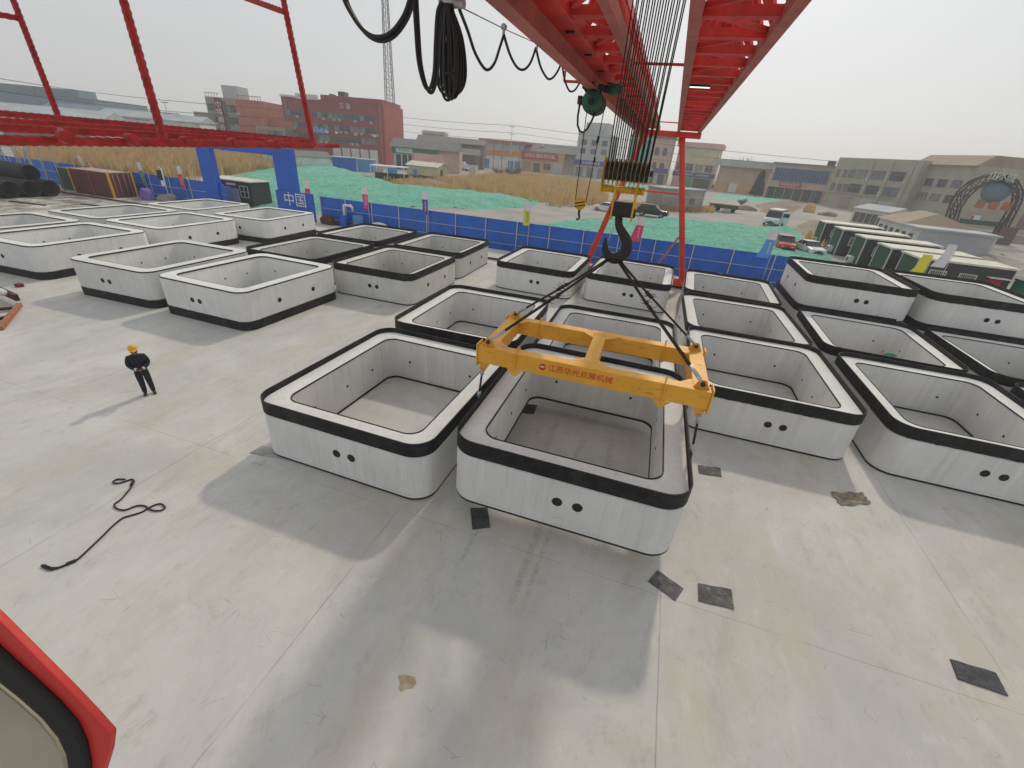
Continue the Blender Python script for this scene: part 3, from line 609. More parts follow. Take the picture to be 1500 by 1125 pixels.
# rail
tag(MB().b2((-100, 33.70, .002), (40, 34.2, .05)).build('rail_bed', 'pad'), 'concrete strip carrying the far crane rail along the fence', 'rail bed')
rl = MB(); rl.b2((-100, 33.88, .052), (40, 33.99, .07)); rl.b2((-100, 33.925, .07), (40, 33.945, .15)); rl.b2((-100, 33.90, .15), (40, 33.97, .18))
tag(rl.build('crane_rail', 'rust'), 'dark steel crane rail running along the foot of the fence', 'rail')

# electric hoist on the monorail
hxm, hym, hzm_ = -2.5, 14.0, 9.32
EH = empty('electric_hoist', (hxm, hym, 9.60), 0, 'green electric wire rope hoist hanging from the left girder', 'hoist')
MB().b2((-.28, -.25, .02), (-.16, .25, .14)).build('trolley', 'black', EH, bevel=.02); MB().b2((.16, -.25, .02), (.28, .25, .14)).build('trolley', 'black', EH, bevel=.02)
for s in (-1, 1):
    for k in (-1, 1): MB().lathe([(.075, 0), (.075, .05), (.05, .06)], (s*.13, k*.14, .06), 14, 'X').build('trolley_wheel', 'steel', EH)
MB().tube([(.30, -.05, .06), (.42, -.05, .06), (.44, -.05, .06), (.74, -.05, .05), (.78, -.05, .05)], [.09, .09, .13, .13, .09], 18).build('travel_motor', 'green', EH)
MB().prism([(-.25, -.08, .02), (.25, -.08, .02), (.14, -.08, -.14), (-.14, -.08, -.14)], (0, .16, 0)).build('yoke', 'black', EH)
MB().lathe([(.05, -.52), (.20, -.52), (.26, -.48), (.26, -.34), (.24, -.32)], (.07, 0, -.28), 26, 'Y').build('motor_cover', 'green', EH)
MB().lathe([(.075, -.545), (.09, -.53), (.09, -.51)], (.07, 0, -.28), 18, 'Y').build('motor_cap', 'black', EH)
MB().lathe([(.24, -.32), (.28, -.31), (.28, .30), (.24, .32), (.24, .62), (.1, .66)], (.07, 0, -.28), 26, 'Y').build('drum_housing', 'dgrey', EH)
MB().b2((-.32, -.45, -.36), (-.195, -.2, -.16)).build('control_box', 'black', EH, bevel=.02)
MB().tube([(-.26, -.35, -.36), (-.27, -.36, -.62), (-.24, -.37, -.84), (-.16, -.38, -.97), (-.06, -.4, -1.0), (.05, -.4, -.9), (.14, -.36, -.68), (.18, -.28, -.48)], .028, 8).build('cable_loop', 'black', EH)
hkp = py(850, 298, hym-.1); bx, bz = hkp.x, hkp.z
AB = empty('hook_pulley', (bx, hym-.1, bz), 0, 'small yellow and black striped hook pulley on two thin ropes', 'hook pulley')
MB().lathe([(.06, -.075), (.15, -.075), (.175, -.045), (.175, .045), (.15, .075), (.06, .075)], (0, 0, 0), 24, 'Y').build('pulley_housing', 'byellow', AB)
for a in (-.06, .03):
    MB().bar((-.15, -.078, a-.04), (.15, -.078, a+.04), .035, .006, (0, 1, 0)).build('warning_stripe', 'black', AB)
MB().tube([(0, 0, -.17), (0, 0, -.30), (.03, 0, -.37), (.02, 0, -.44), (-.04, 0, -.46), (-.07, 0, -.41)], [.035, .035, .03, .032, .025, .012], 10).build('hook', 'black', AB)
for k in (-1, 1): MB().tube([(k*.16, 0, .02), (k*.16-.02 if k < 0 else .30, 0, 9.42-bz)], .012, 6).build('rope', 'grease', AB)
MB().tube([(.225, 0, (9-bz)*.50), (.232, 0, (9-bz)*.56)], .03, 8).build('limit_weight', 'black', AB); MB().tube([(.24, 0, (9-bz)*.72), (.25, 0, (9-bz)*.8)], .035, 8).build('limit_weight', 'black', AB)

# festoon cables
def fest(name, lab, pts, r, cat='cable', flat=1, extra=0):
    P = [Vector(py(u, v, yy)) for u, v, yy in pts]; pp_, rr_ = smooth(P, [r]*len(P), 6)
    t_ = empty(name, P[0], 0, lab, cat, 'festoon cables of the crane'); 
    for k in range(flat):
        MB().tube([p-P[0]+Vector((0, 0, -.012*k-(.014*k*math.sin(pi*i/len(pp_)))*1.0)) + Vector((.02*k, .02*k, 0)) for i, p in enumerate(pp_)], r, 7).build('cable_strand', 'black', t_)
    return t_
wire = [(668, 7, 6.2), (738, 42, 8.0), (787, 64, 9.8), (826, 78, 11.6), (845, 90, 13.6)]
pw = [py(*q) for q in wire]; tag(MB().tube([py(560, -60, 4.2)]+pw, .008, 5).build('messenger_wire', 'steel'), 'thin straight wire that carries the festoon cables to the girder', 'wire')
fest('festoon_loop', 'wide black cable loop crossing in front of the lattice tower', [(500, -12, 4.6), (510, 12, 4.6), (530, 42, 4.6), (550, 54, 4.6), (572, 48, 4.6), (592, 22, 4.6), (603, -12, 4.6)], .020, flat=2)
fest('festoon_loop', 'deep narrow black cable loop just left of the thick cable bundle', [(606, -12, 4.9), (609, 40, 4.9), (613, 90, 4.9), (622, 125, 4.9), (630, 129, 4.9), (636, 105, 4.9), (638, 60, 4.9), (641, 18, 4.9), (648, 2, 4.9)], .019, flat=2)
bd = empty('cable_bundle', py(658, 8, 5.6), 0, 'thick hanging bundle of many black cable loops', 'cable bundle', 'festoon cables of the crane'); o0 = py(658, 8, 5.6); rnd = random.Random(3)
for k in range(16):
    du = rnd.uniform(-3, 3); wd = 3+k*.95; dep = 5.5+.022*k+rnd.uniform(-.02, .02); bo = 150-rnd.uniform(0, 12)-(k/16)**2*10; tp = 5+rnd.uniform(-2, 4); c0 = 660+rnd.uniform(-7, 7)
    pts = [(656+du-wd*.12, tp, dep), (c0-wd*.72-2, 55, dep), (c0-wd-1, 105, dep), (c0-wd*.75, bo-9, dep), (c0, bo, dep), (c0+wd*.75, bo-9, dep), (c0+wd+1, 105, dep), (c0+wd*.6+2, 55, dep), (658+du+wd*.15, tp, dep)]
    P = [py(*q)-o0 for q in pts]; pp_, rr_ = smooth(P, [.014]*len(P), 4); MB().tube(pp_, .016, 6).build('cable_loop', 'black', bd)
MB().tube([py(645, 3, 5.6)-o0, py(680, 5, 5.6)-o0], .05, 8).build('hanger_clip', 'steel', bd)
MB().tube([py(651, 108, 5.5)-o0, py(670, 108, 5.5)-o0], .02, 6).build('cable_tie', 'rubber', bd)
fest('festoon_loop', 'black cable loop on the wire next to the thick bundle', [(673, 14, 6.3), (685, 45, 6.6), (697, 80, 6.9), (712, 102, 7.2), (724, 93, 7.5), (732, 70, 7.8), (738, 51, 8.0)], .021)
fest('festoon_loop', 'second black cable loop along the wire, before the middle carriage', [(738, 51, 8.0), (747, 80, 8.5), (757, 98, 8.9), (767, 102, 9.2), (777, 92, 9.5), (785, 70, 9.8)], .022)
fest('festoon_loop', 'third black cable loop along the wire, close to the red girder', [(785, 70, 9.8), (792, 98, 10.3), (801, 114, 10.8), (808, 115, 11.1), (816, 106, 11.4), (823, 91, 11.6)], .023)
fest('festoon_loop', 'last black cable loop, ending at the green electric hoist', [(823, 91, 11.6), (827, 116, 12.0), (834, 133, 12.4), (842, 132, 12.7), (850, 121, 13.2), (860, 116, 13.5), (870, 122, 13.6)], .022)
for i, (u, v, yy) in enumerate(((738, 42, 8.0), (787, 64, 9.8), (824, 80, 11.6))):
    p = py(u, v, yy); c = empty('cable_carriage', p, 0, ['small grey cable carriage on the wire beside the bundle', 'small grey cable carriage halfway along the wire', 'small grey cable carriage nearest to the red girder'][i], 'carriage', 'cable carriages')
    MB().lathe([(.02, -.02), (.045, -.02), (.03, 0), (.045, .02), (.02, .02)], (0, 0, .02), 12, 'Y').build('roller', 'steel', c); MB().b2((-.01, -.03, -.10), (.01, .03, .0)).build('clamp', 'steel', c)

# ------------------------------------------------------------------ rebar basket beside the camera
BK = empty('rebar_basket', pdp(240, 208, 1.55), 0, 'red painted rebar platform with tall twisted bar posts at the upper left', 'work platform'); bi = Vector(BK.location)
def bpt(u, v, d): return pdp(u, v, d)-bi
def twisted(p, q, r, name, par, mat='rebar', pitch=.028):
    mb = MB(); p, q = Vector(p), Vector(q); d = q-p; Ln = d.length; n = max(8, int(Ln/(pitch/7))); z = d.normalized(); x = z.orthogonal().normalized(); y = z.cross(x); k = 10
    rings_ = []
    for i in range(n+1):
        c = p+d*(i/n); ph = 2*pi*(i/n)*Ln/pitch
        rings_.append([mb.bm.verts.new(c+(x*cos(a)+y*sin(a))*r*(1+.085*cos(2*(a-ph*.5)))) for a in [2*pi*j/k for j in range(k)]])
    for A, Bv in zip(rings_, rings_[1:]):
        for j in range(k): mb.bm.faces.new((A[j], A[(j+1) % k], Bv[(j+1) % k], Bv[j])).smooth = True
    mb.bm.faces.new(rings_[0][::-1]); mb.bm.faces.new(rings_[-1])
    return mb.build(name, mat, par)
twisted(bpt(-140, 203, 1.05), bpt(458, 213, 2.15), .0135, 'front_rail', BK)
for i, (v0, d0, v1, d1) in enumerate(((164, 1.95, 207, 2.35), (178, 1.75, 208, 2.3), (190, 1.45, 209.5, 2.25))):
    twisted(bpt(-120, v0-9, d0-.12), bpt(462, v1, d1), .0135, 'platform_bar', BK)
for u, v, d in ((95, 199, 1.27), (192, 203, 1.44), (272, 206, 1.62), (340, 208, 1.79), (400, 210, 1.97)):
    vb = 172+(208-172)*u/460; twisted(bpt(u, v, d), bpt(u-6, vb+12, d*1.16), .0095, 'cross_bar', BK)
    MB().tube([bpt(u-5, v+1, d), bpt(u+7, v+2, d*.998)], .018, 8).build('weld_bead', 'rebar', BK)
twisted(bpt(241, 209, 1.55), bpt(172, -30, 1.50), .0135, 'post', BK); twisted(bpt(86, 172, 2.05), bpt(8, -30, 2.0), .0125, 'post', BK); twisted(bpt(459, 212, 2.2), bpt(410, -25, 2.05), .0135, 'post', BK)
twisted(bpt(418, 18, 2.07), bpt(330, -14, 2.25), .0125, 'hand_rail', BK); twisted(bpt(28, 27, 2.01), bpt(-60, 10, 1.9), .012, 'hand_rail', BK)
MB().prism([bpt(400, 207, 2.35), bpt(496, 211, 2.75), bpt(498, 217, 2.75), bpt(400, 216, 2.3)], bpt(400, 207, 2.45)-bpt(400, 207, 2.35)).build('end_plate', 'rebar', BK)

# ------------------------------------------------------------------ cab window frame, bottom left
CB = empty('cab_window', pdp(40, 1060, .62), 0, 'red cab window frame with black rubber seal at the lower left corner', 'cab window'); ci = Vector(CB.location)
def cpt(u, v, d=.62): return pdp(u, v, d)-ci
red_o = [(-128, 790), (-4, 906), (56, 966), (104, 1014), (137, 1049), (161, 1076), (158, 1103), (147, 1138), (116, 1235)]
seal_o = [(-120, 850), (0, 957), (40, 993), (80, 1030), (108, 1062), (121, 1090), (127, 1120), (128, 1150), (110, 1230)]
seal_i = [(-120, 902), (0, 1005), (30, 1029), (60, 1056), (82, 1083), (94, 1108), (98, 1133), (100, 1158), (88, 1230)]
def band(a, c, name, mat, d, th, bev):
    mb = MB(); n = len(a); dv = Vector(fw)*th
    A = [mb.bm.verts.new(cpt(u, v, d)) for u, v in a]; C = [mb.bm.verts.new(cpt(u, v, d)) for u, v in c]
    A2 = [mb.bm.verts.new(q.co+dv) for q in A]; C2 = [mb.bm.verts.new(q.co+dv) for q in C]
    for i in range(n-1):
        mb.bm.faces.new((A[i], A[i+1], C[i+1], C[i])); mb.bm.faces.new((A2[i], A2[i+1], C2[i+1], C2[i])); mb.bm.faces.new((A[i], A[i+1], A2[i+1], A2[i])); mb.bm.faces.new((C[i], C[i+1], C2[i+1], C2[i]))
    for i in (0, n-1): mb.bm.faces.new((A[i], C[i], C2[i], A2[i]))
    return mb.build(name, mat, CB, bevel=bev)
band(red_o, seal_o, 'frame', 'cabred', .62, .012, .002); band(seal_o, seal_i, 'rubber_seal', 'rubber', .612, .02, .005)
MB().prism([cpt(u-3, v+3, .622) for u, v in seal_i]+[cpt(-120, 1230, .64)], Vector(fw)*.012).build('window_panel', 'khaki', CB)

# ------------------------------------------------------------------ worker
def skin(name, verts, edges, mat, parent, root=0, sub=2):
    me = bpy.data.meshes.new(name); me.from_pydata([Vector(q[:3]) for q in verts], edges, []); me.materials.append(M[mat])
    o = bpy.data.objects.new(name, me); COL.objects.link(o); o.parent = parent
    md = o.modifiers.new('skin', 'SKIN'); md.use_smooth_shade = True
    for i, q in enumerate(verts):
        sv = me.skin_vertices[0].data[i]; sv.radius = (q[3], q[4] if len(q) > 4 else q[3]); sv.use_root = (i == root)
    s = o.modifiers.new('sub', 'SUBSURF'); s.levels = sub; s.render_levels = sub
    return o
pg = gp(219, 577); PE = empty('person', pg, 1.02, 'worker in navy clothes and yellow helmet looking down at a phone in both hands', 'person')
# local frame: faces -y, x = the person's left
hip = (0, .03, .93, .10, .07)
V = [hip, (0, .03, 1.08, .10, .07), (0, .01, 1.26, .11, .075), (0, 0, 1.38, .09, .065), (0, -.005, 1.46, .05, .05), (0, -.04, 1.53, .065, .07), (0, -.065, 1.60, .078, .09), (0, -.06, 1.68, .07, .08)]
E = [(i, i+1) for i in range(7)]
def limb(start, pts):
    k = len(V); V.extend(pts); E.append((start, k)); E.extend((i, i+1) for i in range(k, len(V)-1)); return len(V)-1
wr = {}
for s in (-1, 1):
    e = limb(3, [(s*.17, 0, 1.37, .058), (s*.215, .03, 1.17, .045), (s*.20, .02, 1.09, .042), (s*.13, -.16, 1.03, .033), (s*.075, -.25, 1.03, .027), (s*.05, -.30, 1.035, .034, .016)])
    for j in range(4): limb(e, [(s*(.045-.012*j), -.345+.004*j, 1.05-.016*j, .009), (s*(.022-.010*j), -.368+.004*j, 1.046-.016*j, .0085), (s*(.004-.006*j), -.362+.006*j, 1.036-.014*j, .007)])
    limb(e-1, [(s*.052, -.285, 1.062, .010), (s*.032, -.325, 1.072, .009), (s*.018, -.345, 1.070, .0075)])
    limb(0, [(s*.095, .03, .82, .06), (s*.10+.015, .02, .50, .05), (s*.105+.02, .05, .12, .042), (s*.11+.02, .03, .05, .04, .04), (s*.13+.02, -.13, .035, .035, .025)])
skin('body', V, E, 'skin', PE)
J = [(0, .03, .80, .185, .14), (0, .03, .95, .19, .14), (0, .02, 1.08, .185, .14), (0, .01, 1.22, .195, .14), (0, 0, 1.36, .16, .11), (0, -.005, 1.44, .085, .085), (0, -.02, 1.495, .066, .07)]; JE = [(0, 1), (1, 2), (2, 3), (3, 4), (4, 5), (5, 6)]
for s in (-1, 1):
    k = len(J); J += [(s*.19, 0, 1.36, .085), (s*.245, .03, 1.18, .08), (s*.235, .02, 1.08, .075), (s*.15, -.15, 1.035, .062), (s*.105, -.215, 1.03, .05)]; JE += [(4, k), (k, k+1), (k+1, k+2), (k+2, k+3), (k+3, k+4)]
skin('jacket', J, JE, 'navy', PE)
T = [(0, .03, 1.0, .165, .125), (0, .03, .84, .165, .13)]; TE = [(0, 1)]
for s in (-1, 1):
    k = len(T); T += [(s*.095, .03, .76, .115), (s*.10+.012, .015, .50, .092), (s*.11+.02, .04, .12, .07), (s*.11+.02, .04, .07, .068)]; TE += [(1, k), (k, k+1), (k+1, k+2), (k+2, k+3)]
skin('trousers', T, TE, 'navy', PE)
for s in (-1, 1):
    skin('shoe', [(s*.11+.02, .07, .055, .05, .05), (s*.115+.02, .0, .055, .05, .05), (s*.13+.02, -.10, .042, .05, .04), (s*.14+.02, -.165, .036, .04, .032)], [(0, 1), (1, 2), (2, 3)], 'shoe', PE, 1)
    MB().tube([(s*.10, -.222, 1.03), (s*.085, -.245, 1.03)], [.054, .046], 12).build('cuff', 'cuff', PE)
    MB().lathe([(.001, -.02), (.022, -.012), (.028, .01), (.018, .03)], (s*.082, -.05, 1.60), 10, 'Z').build('ear', 'skin', PE)
    MB().lathe([(.001, -.010), (.010, 0), (.001, .010)], (s*.032, -.149, 1.585), 8, 'Z').build('eye', 'hair', PE)
MB().prism([(-.016, -.145, 1.535), (.016, -.145, 1.535), (.0, -.185, 1.54), ], (0, .008, .05)).build('nose', 'skin', PE); MB().b2((-.025, -.142, 1.505), (.025, -.128, 1.513)).build('mouth', 'brick', PE)
MB().lathe([(.088, -.10), (.10, -.03), (.098, .03), (.001, .06)], (0, -.045, 1.63), 16, 'Z').build('hair', 'hair', PE)
hm = MB().lathe([(.128, -.012), (.131, 0), (.121, .006), (.117, .045), (.098, .09), (.06, .122), (.001, .133)], (0, 0, 0), 24, 'Z').build('helmet', 'helmet', PE, (0, -.055, 1.665)); hm.rotation_euler = (rad(9), 0, 0)
pk = MB().prism([(-.10, -.10, -.010), (.10, -.10, -.010), (.075, -.175, -.018), (0, -.195, -.02), (-.075, -.175, -.018)], (0, 0, .012)).build('helmet_peak', 'helmet', hm)
ph = MB(); ph.b2((-.038, -.006, -.075), (.038, .004, .075)); pho = ph.build('phone', 'black', None, bevel=.004); pho.parent = None
PEM = Matrix.Translation(pg) @ Matrix.Rotation(PE.rotation_euler.z, 4, 'Z')
pho.matrix_world = PEM @ Matrix.Translation((0, -.345, 1.065)) @ Matrix.Rotation(rad(-50), 4, 'X') @ Matrix.Rotation(rad(90), 4, 'Y'); tag(pho, 'dark phone held in both hands by the worker', 'phone')

# ------------------------------------------------------------------ things lying on the yard
mats_ = [('dark rubber mat lying at the near left foot of the hoisted ring', [(689, 745), (714, 744), (718, 773), (692, 776)], 'mat'), ('grey rubber mat lying askew below the right corner of the hoisted ring', [(963, 836), (1001, 863), (989, 880), (949, 852)], 'matd'),
         ('grey rubber mat right beside the one lying askew', [(1022, 855), (1071, 864), (1075, 893), (1023, 881)], 'matd'), ('small speckled rubber mat in the shadow between two rings', [(1022, 682), (1055, 686), (1057, 699), (1024, 694)], 'matd'),
         ('large black rubber mat alone at the lower right', [(1391, 966), (1458, 986), (1476, 1020), (1402, 995)], 'mat'), ('dark rubber mat on the floor inside the hoisted ring opening', [(768, 592), (787, 594), (782, 607), (764, 605)], 'mat')]
for lab, px, mt in mats_:
    P = [gp(u, v) for u, v in px]; c = sum(P, Vector())/4; mb = MB(); N = 8; gr = [[None]*(N+1) for _ in range(N+1)]
    for i in range(N+1):
        for j in range(N+1):
            a = P[0].lerp(P[1], i/N).lerp(P[3].lerp(P[2], i/N), j/N); gr[i][j] = mb.bm.verts.new(a-c+Vector((0, 0, .022+.006*math.sin(i*1.3+j*2.1))))
    fs = [mb.bm.faces.new((gr[i][j], gr[i+1][j], gr[i+1][j+1], gr[i][j+1])) for i in range(N) for j in range(N)]
    ex = bmesh.ops.extrude_face_region(mb.bm, geom=fs)
    for q in ex['geom']:
        if isinstance(q, bmesh.types.BMVert): q.co.z = .004
    tag(mb.build('rubber_mat', mt, None, c), lab, 'rubber mat', 'rubber mats lying on the yard')
P = [gp(u, v) for u, v in ((366, 664), (384, 653), (440, 668), (440, 678))]; c = sum(P, Vector())/4
tag(MB().prism([q-c+Vector((0, 0, .004)) for q in P], (0, 0, .012)).build('steel_plate', 'plate', None, c), 'thin grey steel plate sticking out under the ring left of the hoisted one', 'steel plate')
# crumpled sheet
c = gp(1245, 732); mb = MB(); N = 26; PP = [gp(1216, 722), gp(1262, 722), gp(1275, 738), gp(1232, 742)]; rnd = random.Random(5); gr = {}
for i in range(N+1):
    for j in range(N+1):
        a = PP[0].lerp(PP[1], i/N).lerp(PP[3].lerp(PP[2], i/N), j/N)
        gr[i, j] = mb.bm.verts.new(a-c+Vector((.03*sin(j*.6), .03*sin(i*.5), .012+.012*(1+sin(i*.35+j*.25)*sin(j*.4))*.6+rnd.uniform(0, .018))))
for i in range(N):
    for j in range(N): mb.bm.faces.new((gr[i, j], gr[i+1, j], gr[i+1, j+1], gr[i, j+1]))
o = mb.build('crumpled_sheet', 'sack', None, c); md = o.modifiers.new('s', 'SOLIDIFY'); md.thickness = .006; tag(o, 'crumpled brown woven sheet on the floor in front of two rings', 'sheet')
c = gp(596, 1000); rnd = random.Random(2)
pl = [(583, 990), (590, 988), (600, 990), (608, 992), (610, 1001), (604, 1008), (594, 1009), (588, 1013), (584, 1009), (586, 1000)]
tag(MB().prism([gp(u, v)-c+Vector((0, 0, .004)) for u, v in pl], (0, 0, .002)).build('dried_puddle', 'stain', None, c), 'small ochre dried puddle at the lower middle of the yard', 'stain')
# wire sling on the floor
rp = [(184, 703), (172, 703), (166, 707), (172, 709), (184, 706), (194, 703), (196, 708), (190, 718), (178, 732), (168, 740), (172, 746), (184, 748), (200, 742), (212, 742), (222, 748), (234, 749), (242, 745), (236, 739), (224, 742), (208, 751), (192, 756), (180, 760), (166, 771), (150, 787), (130, 806), (112, 822), (98, 828), (82, 834), (72, 835), (62, 830), (66, 829), (76, 833), (90, 832)]
R0 = gp(180, 760); P = [gp(u, v)-R0+Vector((0, 0, .022)) for u, v in rp]; pp_, rr_ = smooth(P, [.021]*len(P), 4)
rs = empty('floor_sling', R0, 0, 'dark wire rope sling lying in curves on the yard floor', 'sling'); MB().tube(pp_, .019, 7).build('rope', 'grease', rs)
for a, c_ in (((112, 822), (98, 828)), ((196, 706), (193, 712))): MB().tube([gp(*a)-R0+Vector((0, 0, .03)), gp(*c_)-R0+Vector((0, 0, .03))], .034, 8).build('ferrule', 'black', rs)
# orange timber frame and rusty steel at the left edge
tf = empty('timber_frame', gp(12, 480), 0, 'rust brown steel trestle with an orange timber at the left edge', 'trestle'); t0 = Vector(tf.location)
MB().bar(gp(2, 484)-t0+Vector((0, 0, .09)), gp(30, 449, .0)-t0+Vector((0, 0, .09)), .17, .17).build('timber', 'wood', tf, bevel=.01)
MB().bar(gp(30, 447)-t0+Vector((0, 0, .35)), gp(-60, 405)-t0+Vector((0, 0, .35)), .16, .3).build('steel_beam', 'rust', tf, bevel=.01)
MB().bar(gp(22, 455)-t0+Vector((0, 0, .12)), gp(-60, 462)-t0+Vector((0, 0, .12)), .13, .13).build('steel_beam', 'rust', tf, bevel=.01); MB().bar(gp(14, 468)-t0+Vector((0, 0, .12)), gp(-60, 485)-t0+Vector((0, 0, .12)), .10, .12).build('steel_beam', 'rust', tf)
MB().bar(gp(-30, 470)-t0+Vector((0, 0, .1)), gp(-30, 420)-t0+Vector((0, 0, .3)), .14).build('steel_beam', 'rust', tf)
p = gp(-2, 433, .5); pb = empty('white_bag', p, 0, 'pale blue white plastic bag lying on the rusty trestle', 'bag'); MB().lathe([(.001, 0), (.28, .03), (.32, .16), (.2, .3), (.001, .36)], (0, 0, 0), 14).build('bag_body', 'lblue' if 0 else 'whitew', pb)
tag(MB().box((0, 0, .08), (.32, .24, .15)).build('dark_brick', 'brick', None, gp(29, 420), bevel=.01), 'small dark red block on the floor by the left rings', 'block')
# green tape on ring
q = py(1263, 513, 26.2); gt = empty('green_tape', (10.35, 23.444-3.05+.56, 1.60), 0, 'scrap of green tape with an orange knot on the near wall of a ring', 'tape')
MB().prism([(-.25, -.02, .03), (.2, -.02, .02), (.28, -.02, .10), (.05, -.02, .16), (-.15, -.02, .13)], (0, .05, 0)).build('tape', 'f_green', gt); MB().box((-.3, 0, .15), (.09, .05, .16)).build('knot', 'tangerine', gt, bevel=.02)
MB().box((0, 0, 0), (.01, .01, .01)).build('tape_end', 'f_green', gt, (.2, 0, .05))
tag(MB().box((0, 0, .03), (.16, .10, .05)).build('green_scrap', 'f_green', None, (4.6, 32.5, 1.75)), 'small green scrap on the far rim of the ring beside the fence', 'scrap')

# ================================================================== fence, gate, flags
def fence(lab, x0, y0, x1, y1, step):
    f = empty('sheet_fence', (x0, y0, 0), math.atan2(y1-y0, x1-x0), lab, 'fence'); Ln = math.hypot(x1-x0, y1-y0)
    mb = MB(); n = int(Ln/.14); A = []
    for i in range(n+1):
        yy = .03 if i % 2 else 0.0; xx = i*Ln/n
        A.append((mb.bm.verts.new((xx, yy, -.28)), mb.bm.verts.new((xx, yy, 2.40))))
    for (a, c), (d, e) in zip(A, A[1:]): mb.bm.faces.new((a, d, e, c))
    o = mb.build('panel', 'blue', f); md = o.modifiers.new('s', 'SOLIDIFY'); md.thickness = .006
    k = 0.0
    while k < Ln:
        MB().b2((k-.035, -.10, -.2), (k+.035, -.035, 2.48)).build('post', 'wpost', f); k += step
    for z in (.35, 1.35): MB().b2((0, -.034, z-.02), (Ln, -.012, z+.02)).build('rail', 'wpost', f)
    MB().b2((0, -.02, 2.402), (Ln, .05, 2.43)).build('cap', 'blue', f)
    return f
fence('long blue corrugated fence between the gate and the right hand rings, with white posts', -33.6, 39.25, 12.5, 39.45, 3.05)
fence('blue corrugated fence left of the blue gate, behind the shipping container', -100, 38.9, -46.2, 39.2, 3.05)
GT = empty('blue_gate', (-41.9, 39.2, 0), 0, 'blue portal gate with white Chinese lettering on its base panel', 'gate')
gx = -41.9
MB().b2((-48.75-gx, -.3, -.25), (-46.9-gx, .3, 5.78)).build('gate_post', 'blueg', GT); MB().b2((-38.55-gx, -.3, -.25), (-36.25-gx, .3, 5.78)).build('gate_post', 'blueg', GT)
MB().b2((-48.75-gx, -.297, 5.783), (-36.25-gx, .297, 6.5)).build('lintel', 'blueg', GT)
pb = MB().b2((-38.7-gx, -.50, -.25), (-34.1-gx, -.305, 2.6)).build('base_panel', 'blueg', GT)
front_text('lettering', '中国', 'white', pb, -36.35-gx, -.506, 1.75, 1.45, 'CENTER', .004)
flags = [(43, 233, 38, 212, 'f_white', 'f_lilac', 'pale lilac and white flag behind the steel rack'), (128, 257, 115, 228, 'f_white', 'f_yellow', 'yellow and white flag above the brown container'), (215, 272, 203, 238, 'f_white', 'f_green', 'green and white flag right of the brown container'), (272, 277, 267, 244, 'f_white', 'f_red', 'red and white flag left of the blue gate'),
         (457, 300, 451, 264, 'f_white', 'f_red', 'red and white flag at the right end of the blue gate panel'), (540, 306, 533, 273, 'f_white', 'f_pink', 'pink and white flag above the pump pipe on the fence'), (627, 314, 624, 281, 'f_white', 'f_purple', 'purple and white flag on the fence in front of the green net'), (775, 330, 774, 297, 'f_white', 'f_yellow', 'yellow and white flag on the fence left of the small hook pulley'),
         (939, 354, 944, 318, 'f_white', 'f_pink', 'pink and white flag fluttering right of the big black hook'), (1128, 378, 1142, 338, 'f_white', 'f_blue', 'light blue and white flag in front of the parked red car'), (1352, 404, 1366, 374, 'f_yellow', 'f_yellow', 'all yellow flag in front of the nearest dark green cabin'), (1386, 392, 1394, 358, 'f_white', 'f_white', 'pale white flag farther behind the all yellow flag')]
for i, (ub, vb, ut, vt, c0, c1, lab) in enumerate(flags):
    Y = 39.0
    if ub > 1300: Y = 40.5 if ub < 1380 else 44
    b_ = py(ub, vb, Y); t_ = py(ut, vt, Y); fl = empty('banner_flag', (b_.x, Y, 0), 0, lab, 'flag', 'advertising flags along the fence'); hz_ = t_.z
    hb = b_.z-.05; wd = .60
    MB().tube([(0, 0, -.1), (0, 0, 2.4), (.02, 0, hz_*.95), (-.10, 0, hz_+.02), (-.3, 0, hz_)], [.028, .025, .016, .012, .008], 6).build('pole', 'wpost', fl)
    N = 14; sway = -.28 if ub > 900 else .05
    def fl_mesh(za, zb_, name, mat):
        mb = MB(); g = []
        for j in range(N+1):
            z = za+(zb_-za)*j/N; ff = (hz_-z)/(hz_-hb); row = []
            for k in range(5):
                x = -k/4*wd*(1.0 if ff < .9 else 1.0) + sway*ff*ff*1.2*(k/4+.3); row.append(mb.bm.verts.new((x-.02, .05*sin(ff*7+k*.9+i)*(k/4), z)))
            g.append(row)
        for A, Bv in zip(g, g[1:]):
            for k in range(4): mb.bm.faces.new((A[k], A[k+1], Bv[k+1], Bv[k])).smooth = True
        return mb.build(name, mat, fl)
    zs = hz_-(hz_-hb)*.34
    fl_mesh(hz_, zs, 'flag_top', c0); cl = fl_mesh(zs, hb, 'flag_cloth', c1)
    if ub < 1300: tx = text('lettering', '安\n全\n生\n产', 'f_white' if c1 != 'f_yellow' else 'f_green', cl, Matrix.Translation((-.235+sway*.35, -.075, (zs+hb)/2+.02)) @ Matrix.Rotation(pi/2, 4, 'X'), .24, .002, 'CENTER')
